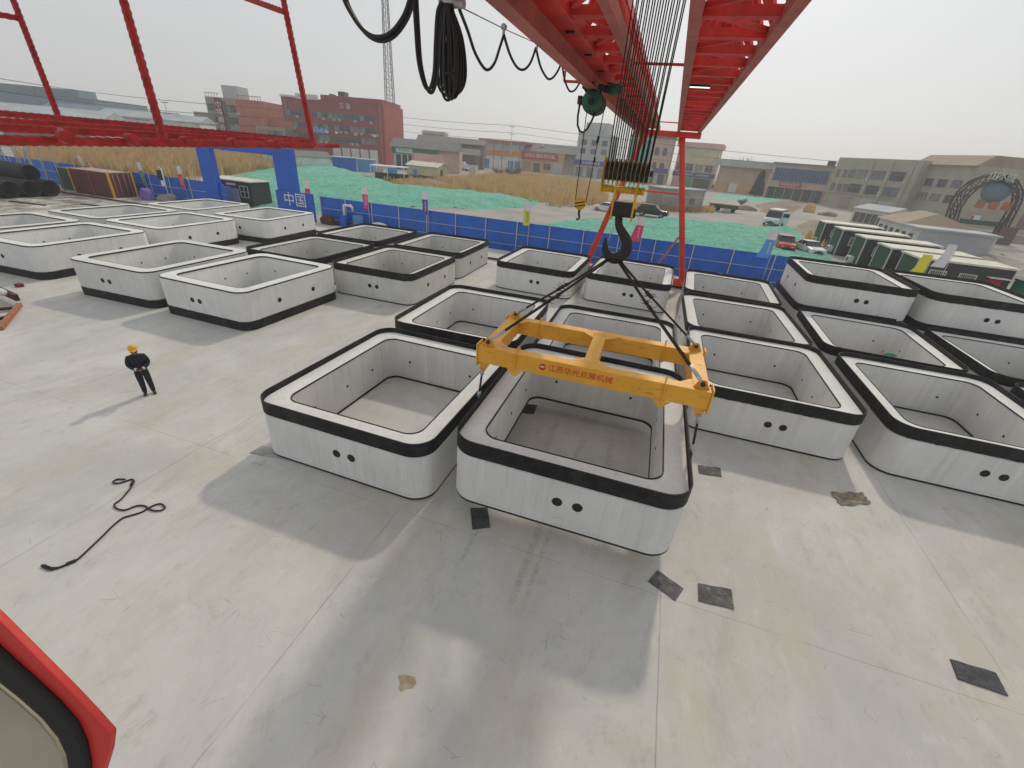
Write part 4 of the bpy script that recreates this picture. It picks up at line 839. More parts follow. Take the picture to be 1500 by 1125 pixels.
# yard clutter along the fence
pp_ = empty('pump_pipe', (-30.3, 38.55, 0), 0, 'white bent pipe standing in a blue barrel by the fence', 'pipe'); MB().tube([(0, 0, .4), (0, 0, 1.9), (.06, 0, 2.0), (.9, 0, 2.0), (1.0, 0, 1.9), (1.0, .1, 1.55)], .11, 10).build('pipe_bend', 'white', pp_); MB().tube([(.75, 0, 2.0), (.85, 0, 2.0)], .16, 12).build('flange', 'white', pp_)
for x, y, r, h, lab in ((-30.3, 38.5, .42, 1.05, 'dark blue barrel under the white bent pipe'), (-28.6, 38.4, .5, 1.2, 'lighter blue barrel right of the white bent pipe')):
    bl = empty('barrel', (x, y, 0), 0, lab, 'barrel', 'barrels by the fence'); MB().lathe([(r*.96, 0), (r, .03), (r, h*.33), (r*1.03, h*.35), (r, h*.37), (r, h*.66), (r*1.03, h*.68), (r, h*.7), (r, h-.03), (r*.96, h), (r*.9, h-.02)], (0, 0, 0), 20).build('drum', 'blueg' if r < .45 else 'lblue', bl); MB().lathe([(.05, h-.02), (.05, h+.02)], (r*.5, 0, 0), 10).build('bung', 'black', bl)
def lump(name, lab, cat, loc, dims, mat, seed, n=26, rough=.25, kind=None):
    rnd = random.Random(seed); mb = MB(); r = bmesh.ops.create_icosphere(mb.bm, subdivisions=4, radius=1)
    ph = [(Vector((rnd.uniform(-1, 1), rnd.uniform(-1, 1), rnd.uniform(-1, 1))).normalized()*rnd.uniform(1.5, 7), rnd.uniform(0, 6)) for _ in range(14)]
    for q in r['verts']:
        d = sum(sin(q.co.dot(a)+p) for a, p in ph)/14*rough*2; c = q.co*(1+d)
        q.co = Vector((c.x*dims[0], c.y*dims[1], max(c.z, -.25)*dims[2]+.22*dims[2]))
    o = mb.build(name, mat, None, loc, smooth=True)
    return tag(o, lab, cat, kind=kind)
lump('debris_pile', 'brown pile of debris in the corner between gate panel and fence', 'pile', (-32.0, 38.2, 0), (.8, .5, .75), 'rust', 3, rough=.4)
lump('white_sack', 'big white bulk sack lying along the fence behind a ring', 'sack', (-26.4, 38.4, 0), (1.35, .5, .65), 'white', 6)
lump('purple_tarp', 'purple tarpaulin heap beside the shipping container', 'tarpaulin', (-55.6, 37.2, 0), (.85, .6, 1.25), 'purple', 8, rough=.3)
lump('grey_heap', 'low grey heap of scrap right of the purple tarpaulin', 'heap', (-53.4, 37.7, 0), (1.2, .6, .6), 'rubble', 9, rough=.45)
# camera / notice pole
np_ = empty('monitor_pole', (-53.6, 38.1, 0), 0, 'thin white pole with a black and white monitor box near the purple heap', 'pole'); MB().tube([(0, 0, 0), (0, 0, 3.4)], .05, 8).build('pole', 'white', np_)
MB().b2((-.75, -.1, 2.15), (-.12, .05, 3.15)).build('screen_box', 'black', np_, bevel=.02); MB().b2((-.45, -.12, 1.55), (-.08, .04, 2.1)).build('control_box', 'white', np_, bevel=.02); MB().tube([(-.35, 0, 3.38), (.35, 0, 3.38)], .025, 6).build('cross_arm', 'white', np_); MB().lathe([(.001, 0), (.09, .02), (.09, .07), (.001, .12)], (-.3, 0, 3.4), 10).build('sensor', 'white', np_)
# guard house and sheet panels in the gate
gh = empty('guard_hut', (-50.2, 42.2, -.28), .02, 'dark grey guard hut with a white barred window in the gate opening', 'hut')
MB().b2((0, 0, 0), (4.4, 2.8, 2.75)).build('body', 'dgrey', gh, bevel=.01); MB().b2((-2.6, -.25, 2.753), (4.55, 3, 2.87)).build('roof', 'cream', gh)
wn = MB().b2((2.75, -.02, 1.1), (3.9, .01, 2.3)).build('window', 'glass', gh)
fr = MB(); 
for a, c in (((2.72, -.05, 1.07), (2.79, -.021, 2.33)), ((3.86, -.05, 1.07), (3.93, -.021, 2.33)), ((2.79, -.05, 1.07), (3.86, -.021, 1.13)), ((2.79, -.05, 2.27), (3.86, -.021, 2.33)), ((3.29, -.045, 1.13), (3.36, -.021, 2.27)), ((2.79, -.05, 1.68), (3.86, -.046, 1.73))): fr.b2(a, c)
fr.build('frame', 'white', wn); MB().b2((.9, -.05, 2.28), (2.2, -.01, 2.5)).build('sign_board', 'white', gh)
sp = empty('panel_stack', (-49.7, 40.9, -.28), -.05, 'leaning grey galvanised sheet panels in front of the guard hut', 'panels')
for k in range(3): MB().b2((k*1.22, 0, .03+.0*k), (k*1.22+1.19, .05, 2.45-.16*k)).build('panel', 'steel', sp); MB().b2((k*1.22, -.02, 1.15), (k*1.22+1.19, -.003, 1.2)).build('rail', 'wpost', sp)
# shipping container
ct = empty('shipping_container', (-64.2, 35.2, 0), .02, 'brown red shipping container with yellow corner posts and faded roof', 'container'); Lc, Wc, Hc = 6.1, 2.55, 2.6
mb = MB(); n = 40
for face_y in (0.04, Wc-.04):
    vs = [(mb.bm.verts.new((.1+(Lc-.2)*i/n, face_y+(.015 if (i//2) % 2 else 0), .12)), mb.bm.verts.new((.1+(Lc-.2)*i/n, face_y+(.015 if (i//2) % 2 else 0), Hc-.1))) for i in range(n+1)]
    for (a, c), (d, e) in zip(vs, vs[1:]): mb.bm.faces.new((a, d, e, c))
mb.build('side_wall', 'rustbox', ct); MB().b2((.05, .08, Hc-.1), (Lc-.05, Wc-.08, Hc-.03)).build('roof', 'boxtop', ct)
for x in (.06, Lc-.06):
    for y in (.06, Wc-.06): MB().b2((x-.09, y-.09, 0), (x+.09, y+.09, Hc)).build('corner_post', 'cyellow', ct)
MB().b2((3.0, .0, .1), (3.10, .05, Hc-.05)).build('side_rib', 'wood', ct)
for y0_, y1_ in ((.15, 1.26), (1.29, Wc-.15)):
    d_ = MB().b2((Lc-.12, y0_, .12), (Lc-.05, y1_, Hc-.12)).build('door', 'rustbox', ct)
    for k in (.3, .75): MB().tube([(Lc-.02, y0_+(y1_-y0_)*k, .15), (Lc-.02, y0_+(y1_-y0_)*k, Hc-.15)], .03, 6).build('lock_rod', 'boxtop', d_)
MB().b2((.08, .06, .0), (Lc-.08, Wc-.06, .119)).build('base_frame', 'rust', ct)
gb = empty('green_crate', (-68.4, 36.3, 0), .02, 'dark green steel box behind the brown container', 'box'); MB().b2((0, 0, 0), (3.4, 2.2, 2.2)).build('body', 'dgreen', gb, bevel=.02); MB().b2((-.05, -.05, 2.203), (3.45, 2.25, 2.28)).build('lid', 'dgrey', gb)
# corrugated pipes
def pipe_mesh():
    prof = []; Lp, ro, ri = 6.0, .80, .70; n = 44
    for i in range(n+1): prof += [(ro if i % 2 else ro-.05, -i*Lp/n)]
    prof += [(ri, -Lp), (ri, 0), (ro-.05, 0)]
    mb = MB(); rings_ = []
    for r, h in prof: rings_.append([mb.bm.verts.new((h, r*cos(2*pi*k/22), r*sin(2*pi*k/22))) for k in range(22)])
    for A, Bv in zip(rings_, rings_[1:]):
        for k in range(22): mb.bm.faces.new((A[k], A[(k+1) % 22], Bv[(k+1) % 22], Bv[k])).smooth = True
    return mb
pbase = None
for x, y, z, lab in ((-61.9, 31.9, .81, 'black corrugated pipe on the ground, rightmost of the bottom row'), (-61.9, 30.27, .81, 'black corrugated pipe on the ground, second from the right in the bottom row'), (-61.9, 28.64, .81, 'black corrugated pipe in the middle of the bottom row'), (-61.9, 27.01, .81, 'black corrugated pipe at the left photo edge, bottom row'), (-62.6, 31.08, 2.22, 'black corrugated pipe lying on top of the bottom row')):
    o = pipe_mesh().build('corrugated_pipe', 'pipe') if pbase is None else pbase.copy()
    if pbase is None: pbase = o
    else: COL.objects.link(o)
    o.location = (x, y, z); o.rotation_euler = (0, 0, -.08); tag(o, lab, 'pipe', 'stacked black pipes')
rk = empty('steel_rack', (-66, 35.2, 0), 0, 'galvanised steel rack with long rods on top behind the black pipes', 'rack')
for x in (-6, -4, -2, 0): MB().bar((x, 0, 0), (x, 0, 4.5), .08).build('upright', 'steel', rk); MB().bar((x, -2.2, 0), (x, -2.2, 4.5), .08).build('upright', 'steel', rk)
for k in range(6): MB().tube([(-9, -2.3+k*.45, 4.55+.05*(k % 2)), (.9, -2.3+k*.45, 4.55+.05*(k % 2))], .05, 6).build('rod', 'steel', rk)
for x in (-6, -2): MB().bar((x, -2.2, .2), (x+2, -2.2, 4.2), .06).build('diagonal', 'steel', rk); MB().bar((x, -2.2, 4.47), (x, 0, 4.47), .07).build('cross_beam', 'steel', rk)
lump('green_heap', 'dark green tarpaulin covered goods under the steel rack', 'goods', (-70, 33.8, 0), (1.6, 1, 1.5), 'dgreen', 12)
rnd = random.Random(11)
for i, lab in enumerate(('long dark steel strip lying in front of the black pipes', 'dark plank on the muddy floor left of the pale rings', 'thin steel bar on the floor in front of the container', 'short dark board on the mud below the black pipes')):
    x, y = ((-58, 27.6), (-52, 28.2), (-53, 30.8), (-50, 29.0))[i]; o = MB().box((0, 0, .05), ((4, 2.2, 5, 1.4)[i], .22, .08)).build('loose_plank', 'rust', None, (x, y, 0)); o.rotation_euler.z = (.15, -.2, .1, .5)[i]; tag(o, lab, 'plank')

# ================================================================== ground beyond the fence
def mound(name, lab, px, hmax, seed, mat='net', res=1.0, z0=-.30, cat='mound', dy=0):
    P = [gp(u, v, -.3) for u, v in px]; poly = [(p.x, p.y) for p in P]; xs = [p[0] for p in poly]; ys = [p[1] for p in poly]; rnd = random.Random(seed)
    def dist(x, y):
        ins = False; dmin = 1e9; n = len(poly)
        for i in range(n):
            (xa, ya), (xb, yb_) = poly[i], poly[(i+1) % n]
            if (ya > y) != (yb_ > y) and x < (xb-xa)*(y-ya)/(yb_-ya)+xa: ins = not ins
            ex, ey = xb-xa, yb_-ya; t_ = max(0, min(1, ((x-xa)*ex+(y-ya)*ey)/(ex*ex+ey*ey+1e-9))); dmin = min(dmin, math.hypot(x-xa-t_*ex, y-ya-t_*ey))
        return dmin if ins else -dmin
    from mathutils import noise as N_
    mb = MB(); nx, ny = int((max(xs)-min(xs))/res)+6, int((max(ys)-min(ys))/res)+6; g = {}
    for i in range(nx+1):
        for j in range(ny+1):
            x, y = min(xs)-3*res+i*res, min(ys)-3*res+j*res; d = dist(x, y)+1.6*N_.noise(Vector((x*.35, y*.35, seed)))
            if d > -res*1.2:
                f = max(0, min(1, d/7.0)); f = f*f*(3-2*f)
                big = .55+.45*N_.noise(Vector((x*.07, y*.09, seed*3))); wr_ = N_.noise(Vector((x*.5, y*.8, seed+9)))*.22+abs(N_.noise(Vector((x*.25+y*.1, y*.5, seed+4))))*.42+abs(N_.noise(Vector((x*.7-y*.3, y*1.1, seed+14))))*.22
                z = z0+.012+f*hmax*big+wr_*min(1, max(0, d+.5)) if d > 0 else z0+.004
                g[i, j] = mb.bm.verts.new((x, y, z))
    for i in range(nx):
        for j in range(ny):
            q = [(i, j), (i+1, j), (i+1, j+1), (i, j+1)]
            if all(k in g for k in q): mb.bm.faces.new([g[k] for k in q]).smooth = True
    return tag(mb.build(name, mat), lab, cat)
mound('netted_mound', 'long earth mound under green dust net behind the left half of the fence', [(300, 285), (330, 262), (380, 250), (430, 246), (500, 247), (545, 260), (600, 276), (680, 281), (745, 288), (792, 296), (775, 304), (700, 307), (610, 303), (560, 310), (470, 312), (400, 320)], 1.6, 2, res=.55)
mound('netted_mound', 'low earth mound under green dust net behind the right half of the fence', [(770, 331), (850, 322), (960, 320), (1050, 326), (1110, 333), (1150, 330), (1180, 345), (1165, 352), (1205, 372), (1240, 392), (1200, 408), (1130, 410), (1000, 395), (900, 372)], .8, 5, res=.5)
mound('netted_mound', 'thin strip of green dust net along the street beyond the dry reeds', [(800, 262), (870, 266), (900, 270), (1000, 276), (1010, 280), (930, 279), (850, 272)], .5, 6, res=2.0)
mound('netted_mound', 'thin strip of green dust net below the conifer tree', [(1045, 286), (1100, 289), (1160, 293), (1165, 297), (1100, 296), (1050, 291)], .5, 8, res=1.6)
mound('earth_mound', 'brown bare earth mound with a steep face right of the white minivan', [(1168, 340), (1170, 330), (1200, 322), (1225, 330), (1222, 345), (1195, 355)], 3.2, 9, 'dirt', .7)
mound('earth_mound', 'dark soil heap behind the white minivan', [(1110, 300), (1150, 292), (1180, 302), (1160, 312), (1120, 312)], 2.0, 10, 'dirt', .9)
mound('earth_mound', 'brown soil ridge between the green net and the beige shed', [(545, 258), (600, 262), (660, 268), (700, 280), (640, 276), (590, 272)], .9, 11, 'dirt', 1.0)
mound('rubble_heap', 'heap of grey rubble and blue rags right of the white houses', [(1390, 385), (1400, 362), (1440, 362), (1500, 388), (1500, 420), (1440, 405)], 1.6, 12, 'rubble', .7)
# dry reeds: one mass
def reeds(name, polys, h, per, seed):
    rnd = random.Random(seed); mb = MB()
    for px, dens in polys:
        P = [gp(u, v, -.3) for u, v in px]; xs = [p.x for p in P]; ys = [p.y for p in P]
        from mathutils import noise as N_
        for _ in range(int(per*dens)):
            x, y = rnd.uniform(min(xs), max(xs)), rnd.uniform(min(ys), max(ys)); ins = False; n = len(P)
            for i in range(n):
                a, c = P[i], P[(i+1) % n]
                if (a.y > y) != (c.y > y) and x < (c.x-a.x)*(y-a.y)/(c.y-a.y)+a.x: ins = not ins
            if not ins: continue
            nn = N_.noise(Vector((x*.16, y*.16, seed)))
            if nn < -.28: continue
            hh = h*rnd.uniform(.6, 1.15)*(1+.45*nn); wq = rnd.uniform(.06, .16); a = rnd.uniform(0, pi); lx, ly = rnd.gauss(.12, .18)*hh, rnd.gauss(0, .15)*hh; dx, dy = cos(a)*wq, sin(a)*wq
            v = [mb.bm.verts.new(c) for c in ((x-dx, y-dy, -.35), (x+dx, y+dy, -.35), (x+dx*.8+lx*.5, y+dy*.8+ly*.5, hh*.6-.3), (x-dx*.8+lx*.5, y-dy*.8+ly*.5, hh*.6-.3), (x+lx, y+ly, hh-.3))]
            mb.bm.faces.new(v[:4]); mb.bm.faces.new((v[3], v[2], v[4]))
    return tag(mb.build(name, 'reed'), kind='stuff')
reeds('dry_reeds', [([(632, 266), (690, 262), (740, 254), (830, 264), (885, 272), (890, 300), (820, 305), (760, 292), (690, 282)], 1.0)], 1.6, 22000, 1)
reeds('dry_reeds', [([(20, 236), (60, 222), (150, 218), (290, 228), (430, 238), (440, 248), (380, 250), (330, 258), (280, 268), (160, 256), (60, 250)], 1.0)], 2.4, 34000, 2)
reeds('dry_reeds', [([(890, 300), (960, 303), (1040, 308), (1045, 312), (960, 309), (900, 306)], .25), ([(560, 264), (640, 268), (690, 280), (660, 281), (590, 275)], .18), ([(1180, 345), (1225, 350), (1200, 368), (1175, 360)], .05)], 1.2, 16000, 3)
# bare bushes and a conifer
def bush(lab, u, v, h, wd, seed, mat='twig', n=260):
    b_ = gp(u, v, -.3); rnd = random.Random(seed); t_ = empty('bare_bush', b_, 0, lab, 'bush', 'bare bushes'); br, tw = MB(), MB()
    for k in range(9):
        a = rnd.uniform(0, 6.28); e = Vector((cos(a)*wd*.35, sin(a)*wd*.35, h*rnd.uniform(.5, .8))); br.tube([(0, 0, 0), e*.5+Vector((0, 0, .1)), e], [.08, .05, .02], 5)
        for q in range(n//9):
            p = e*rnd.uniform(.3, 1.0); d = Vector((rnd.gauss(0, 1), rnd.gauss(0, 1), rnd.uniform(-.1, 1.3))).normalized()*rnd.uniform(.2, .45)*h; s_ = d.orthogonal().normalized()*.035
            tw.face([p-s_, p+s_, p+d+s_*.4, p+d-s_*.4])
    br.build('branch_frame', 'bark', t_); tw.build('twig_crown', mat, t_)
bush('dark bare bush in the reeds at the foot of the utility pole', 752, 260, 3.6, 8, 1, n=900); bush('smaller dark bare bush left of the utility pole', 730, 258, 2.8, 6, 2, n=500)
bush('low bare thicket in front of the beige shed', 610, 262, 1.2, 4.5, 3, n=420); bush('bare thicket beside the green low loader', 1085, 300, 1.8, 4, 4, n=300)
def conifer(lab, u, v, vt, seed):
    b_ = gp(u, v, -.3); D = math.hypot(b_.x, b_.y); h = rd(u+6, vt, D).z+.3; t_ = empty('conifer_tree', b_, 0, lab, 'tree'); rnd = random.Random(seed)
    MB().tube([(0, 0, 0), (0, 0, h*.9)], [.16, .04], 8).build('trunk', 'bark', t_); cr = MB()
    for _ in range(7000):
        z = rnd.uniform(.06, 1)**.9; r = (1-z)**.75*h*.25*rnd.uniform(.2, 1.12); a = rnd.uniform(0, 6.28); p = Vector((r*cos(a), r*sin(a), z*h)); d = Vector((cos(a)+rnd.gauss(0, .3), sin(a)+rnd.gauss(0, .3), rnd.uniform(.0, 1.0))).normalized()*rnd.uniform(.5, 1.0); s_ = Vector((-sin(a), cos(a), rnd.uniform(-.4, .4)))*.3
        cr.face([p-s_, p+s_, p+d])
    cr.build('crown', 'conifer', t_)
conifer('dark green conifer tree standing by the street in front of the shops', 1106, 289, 251, 4)
def bare_tree(lab, u, D, h, seed):
    p = rd(u, 156+.0873*u, D); t_ = empty('bare_tree', (p.x, p.y, -.3), 0, lab, 'tree', 'bare trees behind the shops'); rnd = random.Random(seed); tr_, cr = MB(), MB()
    tr_.tube([(0, 0, 0), (.1, 0, h*.5), (0, .1, h*.95)], [.22, .14, .04], 6); tr_.build('trunk', 'bark', t_)
    for k in range(70):
        z = rnd.uniform(.3, .95)*h; a = rnd.uniform(0, 6.28); d = Vector((cos(a), sin(a), rnd.uniform(.6, 1.6))).normalized()*rnd.uniform(.12, .3)*h; cr.tube([(0, 0, z), Vector((0, 0, z))+d*.6, Vector((0, 0, z))+d+Vector((0, 0, .3))], [.07, .05, .02], 4)
    cr.build('crown', 'twig', t_)
for i, (u, D, h) in enumerate(((1072, 290, 13), (1082, 300, 14.5), (1094, 295, 14), (1104, 300, 13), (832, 300, 13.5), (845, 310, 15))):
    bare_tree(['hazy bare tree just right of the cream building', 'taller hazy bare tree right of the cream building', 'hazy bare tree behind the low pale shop roof', 'hazy bare tree above the conifer', 'hazy bare tree left of the tall grey building', 'tall hazy bare tree touching the grey building'][i], u, D, h, i+20)

# ================================================================== buildings
def facade(name, lab, tl, tr_, D0, D1, depth, mat, roof=None, zt=None, cat='building', base=-.3, rise=.35):
    """front corners from the photo's top corners at ground distances D0 and D1"""
    a, c = rd(*tl, D0), rd(*tr_, D1); h = zt if zt else (a.z+c.z)/2; Wd = math.hypot(c.x-a.x, c.y-a.y)
    e = empty(name, (a.x, a.y, base), math.atan2(c.y-a.y, c.x-a.x), lab, cat); h -= base
    MB().b2((0, 0, 0), (Wd, depth, h)).build('wall', mat, e)
    if roof: MB().b2((-.3, -.35, h+.003), (Wd+.3, depth+.3, h+rise)).build('roof', roof, e)
    if Wd > 8 and h > 3.5:
        for q in (.035, .97): MB().tube([(Wd*q, -.08, .1), (Wd*q, -.08, h-.2)], .07, 6).build('drain_pipe', 'greyw', e)
    return e, Wd, h
WR = random.Random(77)
def wins(e, xs, z0, z1, wd, mat='glass', fm='white', fr=True):
    for x in xs:
        mt = WR.choice(('glass', 'glass', 'glass2', 'glass3')) if mat == 'glass' else mat
        w_ = MB().b2((x-wd/2, -.03, z0), (x+wd/2, .02, z1)).build('window', mt, e)
        f = MB(); t_ = .10; g = fm if fr else 'greyroof'
        f.b2((x-wd/2-t_, -.16, z0-t_), (x+wd/2+t_, -.031, z0)); f.b2((x-wd/2-t_, -.16, z1), (x+wd/2+t_, -.031, z1+t_)); f.b2((x-wd/2-t_, -.16, z0), (x-wd/2, -.031, z1)); f.b2((x+wd/2, -.16, z0), (x+wd/2+t_, -.031, z1)); f.b2((x-.05, -.10, z0), (x+.05, -.033, z1)); f.b2((x-wd/2, -.09, z0+(z1-z0)*.66), (x+wd/2, -.034, z0+(z1-z0)*.66+.08)); f.build('frame', g, w_)
        if WR.random() < .22:
            ac = MB().b2((x+wd/2+.2, -.5, z0-.7), (x+wd/2+1.1, -.02, z0)).build('air_conditioner', 'whitew', e); MB().lathe([(.24, -.505), (.24, -.52), (.001, -.52)], (x+wd/2+.6, 0, z0-.35), 10, 'Y').build('fan_grille', 'dgrey', ac)
def sign(e, x0, x1, z0, z1, mat, body, tm='f_white', size=None, pr=.35):
    s_ = MB().b2((x0, -pr, z0), (x1, -.063, z1)).build('sign_board', mat, e)
    if body: front_text('lettering', body, tm, s_, (x0+x1)/2, -pr-.02, (z0+z1)/2, size or (z1-z0)*.7, 'CENTER', .01)
def doors(e, xs, z1, wd, mat='glass', z0=.0):
    for x in xs: MB().b2((x-wd/2, -.08, z0), (x+wd/2, .02, z1)).build('door', mat, e)
def sp_(a, c, n): return [a+(c-a)*(i+.5)/n for i in range(n)]
# red office block
e, W, h = facade('office_block', 'long dark red office block with a brighter red gable and blue neon letters', (412, 148), (560, 146), 205, 189, 22, 'redwall')
for z0 in (h-5.6, h-9.4, h-13.0): wins(e, sp_(1, W-3, 17), z0, z0+1.7, 1.6, fr=False)
for q in sp_(W*.38, W*.95, 6): MB().b2((q-.5, -.3, h-10.4), (q+.5, -.064, h-9.6)).build('window_panel', 'white', e) if random.random() < .5 else None
MB().b2((W+.005, .0, 0), (W+.25, 22, h+.35)).build('gable_wall', 'redside', e); MB().b2((W*.40, -.3, h+.003), (W, 20, h+1.5)).build('roof_parapet', 'redwall', e); MB().b2((-.2, -.3, h+.004), (W*.12, 20, h+.6)).build('roof_parapet', 'whitew', e)
MB().b2((W*.15, -.35, h-.3), (W*.37, -.064, h+1.3)).build('white_billboard', 'whitew', e); sign(e, W*.56, W*.70, h-2.2, h-.8, 'redwall', '三 温', 'f_white', 1.8, .2)
sign(e, W*.305, W*.385, h-10.8, h-9.0, 'redwall', None, pr=.15); front_text('neon_letters', 'Oibibe', 'neon', e, W*.345, -.4, h-9.7, 2.6, 'CENTER', .05); sign(e, W*.30, W*.40, h-15.4, h-14.0, 'whitew', None)
for q in sp_(W*.46, W*.93, 5): MB().b2((q-1.5, -.1, 0), (q+1.5, -.01, 4.6)).build('shutter', 'whitew', e)
tk = MB(); tk.b2((W*.50, 6, h+1.5), (W*.56, 10, h+3.4)); tk.build('roof_tank', 'dgrey', e); MB().b2((W*.41, 6, h+1.5), (W*.44, 9, h+2.4)).build('roof_vent', 'bark', e)
# orange block
e, W, h = facade('apartment_block', 'orange brown apartment block with tall maroon sign', (299, 139), (384, 150), 215, 205, 16, 'tan'); 
MB().b2((W*.52, -.12, 0), (W+.2, 16, h+.003)).build('orange_wall', 'orange', e)
for z0 in (h-4.2, h-8.0, h-11.8): wins(e, [W*.07, W*.15], z0, z0+2.0, 2.0, fr=False); wins(e, [W*.40, W*.47], z0, z0+2.1, 1.9, fr=False)
MB().b2((W*.29, -.2, 1), (W*.34, -.01, h-1)).build('dark_bay', 'glass', e); sign(e, W*.17, W*.285, 1, h-.2, 'maroon', '中\n铁\n商\n务\n酒\n店', 'f_white', 2.3, .6)
MB().b2((W*.27, 2, h+.004), (W*.55, 9, h+4.0)).build('roof_room', 'steel', e); MB().b2((-6, 1, 0), (-.01, 14, h-5)).build('side_wing', 'tan', e); MB().b2((W+.21, 2, 0), (W+9, 14, h-5.5)).build('side_wing', 'orange', e)
rl_ = MB(); rl_.b2((0, -.1, h+1.1), (W*.26, 0, h+1.3)); rl_.b2((W*.56, -.1, h+1.1), (W, 0, h+1.3))
for q in sp_(0, W*.25, 5)+sp_(W*.57, W, 9): rl_.b2((q-.06, -.1, h+.004), (q+.06, 0, h+1.1))
rl_.build('roof_railing', 'orange', e)
e, W, h = facade('annex_building', 'low tan annex between the orange block and the red office block', (374, 184), (417, 187), 200, 196, 10, 'tan'); wins(e, sp_(1, W-1, 5), h-3.2, h-1.2, 1.6, fr=False)
# far left sheds
e, W, h = facade('warehouse', 'hazy blue grey warehouse at the far left skyline', (-60, 130), (137, 145), 330, 300, 40, 'bluegrey', 'greyroof'); 
for q in (W*.3, W*.62): MB().b2((q-9, 8, h+.4), (q+9, 20, h+3.5)).build('roof_monitor', 'bluegrey', e)
for i, (tl, tr_, D0, D1, lab, mt) in enumerate((((-40, 161), (150, 172), 175, 165, 'long pale roofed shed behind the red platform at the left', 'paleroof'), ((140, 166), (292, 181), 190, 180, 'long low pale shed left of the orange block', 'paleroof'), ((60, 158), (250, 172), 230, 215, 'second row of low sheds behind the pale shed', 'bluegrey'))):
    e, W, h = facade('storage_shed', lab, tl, tr_, D0, D1, 14, 'whitew', None); MB().prism([(-.4, -.5, h+.003), (-.4, 14.5, h+.003), (-.4, 7, h+1.8)], (W+.8, 0, 0)).build('roof', mt, e); doors(e, sp_(4, W-4, 8), h*.7, 2.4, 'greyroof')
# lattice tower
tb = rd(574, 205, 250); TW = empty('lattice_tower', (tb.x, tb.y, -.3), .3, 'tall grey steel lattice telecom tower behind the red office block', 'tower'); Ht = 78
tm_ = MB(); wb, wt_ = 4.6, 1.6; ns = 26
def tc(k, z): f = wb+(wt_-wb)*z/Ht; s_ = ((-1, -1), (1, -1), (1, 1), (-1, 1))[k % 4]; return Vector((s_[0]*f/2, s_[1]*f/2, z))
for k in range(4): MB().bar(tc(k, 0), tc(k, Ht), .24).build('tower_leg', 'dgrey', TW)
for i in range(ns):
    za, zb_ = Ht*i/ns, Ht*(i+1)/ns
    for k in range(4): tm_.bar(tc(k, za), tc(k+1, zb_), .11); tm_.bar(tc(k+1, za), tc(k, zb_), .11); tm_.bar(tc(k, zb_), tc(k+1, zb_), .12)
tm_.bar((0, 0, 0), (0, 0, Ht), .16); tm_.build('lattice', 'dgrey', TW)
# sheds behind the green net
def gable(name, lab, p0, p1, depth, hw, hr, wm, rm, cat='shed', base=-.3):
    a, c = gp(*p0, base), gp(*p1, base); Wd = math.hypot(c.x-a.x, c.y-a.y); e = empty(name, (a.x, a.y, base), math.atan2(c.y-a.y, c.x-a.x), lab, cat)
    MB().prism([(0, 0, 0), (0, depth, 0), (0, depth, hw), (0, depth/2, hw+hr), (0, 0, hw)], (Wd, 0, 0)).build('wall', wm, e)
    for s_ in (0, 1):
        ya, yb_ = (-.3, depth/2) if s_ == 0 else (depth+.3, depth/2); k = hr*.3/(depth/2)
        MB().prism([(-.3, ya, hw-k+.02), (-.3, yb_, hw+hr+.02), (-.3, yb_, hw+hr+.12), (-.3, ya, hw-k+.12)], (Wd+.6, 0, 0)).build('roof', rm, e)
    return e, Wd, hw
e, W, h = gable('white_shed', 'grey white gabled shed behind the blue gate, left of the blue site box', (395, 246), (486, 250), 7, 3.0, 1.2, 'whitew', 'greyroof')
e, W, h = gable('beige_shed', 'beige prefab hut with pale roof and red brick base behind the green net', (596, 259), (641, 264), 6, 3.0, .9, 'beige', 'cream'); MB().b2((W*.45, -.06, 0), (W+.03, .0, .75)).build('brick_base', 'brick', e); MB().b2((W+.005, 1.6, .9), (W+.07, 2.8, 2.4)).build('window', 'glass', e); MB().b2((W*.22, -.08, 0), (W*.34, -.01, 2.1)).build('door', 'lblue', e)
for lab, p0, p1, hh, mt in (('dark blue steel site box behind the green net', (489, 249), (523, 251), 3.2, 'blueg'), ('light blue steel site box right of the dark blue one', (524, 251), (547, 253), 3.1, 'lblue')):
    a, c = gp(*p0, -.3), gp(*p1, -.3); Wd = math.hypot(c.x-a.x, c.y-a.y); e = empty('site_box', (a.x, a.y, -.3), math.atan2(c.y-a.y, c.x-a.x), lab, 'site box', 'blue site boxes'); MB().b2((0, 0, 0), (Wd, 2.6, hh)).build('wall', mt, e); MB().b2((-.2, -.3, hh+.003), (Wd+.2, 2.9, hh+.2)).build('roof', 'whitew', e)
e, W, h = facade('open_carport', 'open white roofed carport between the light blue box and the beige hut', (548, 237), (598, 240), 118, 116, .2, 'dgrey', None, zt=1.2); MB().b2((0, -4, 3.0), (W, .5, 3.15)).build('roof', 'white', e)
for q in (.2, W*.5, W-.2): MB().b2((q-.07, -3.9, 0), (q+.07, -3.76, 2.997)).build('post', 'white', e)
o = MB().b2((-1.2, -.5, 0), (1.2, .5, 2.0)).build('scrap_board', 'lblue', None, gp(575, 258, -.3)); tag(o, 'pale blue board leaning beside the beige hut', 'board')
o = MB().prism([(-1.0, 0, 0), (1.0, 0, 0), (1.4, 0, 2.4), (-.2, 0, 2.8)], (0, .3, 0)).build('pink_board', 'pink', None, gp(555, 256, -.3)); tag(o, 'pinkish slanted board right of the light blue box', 'board')
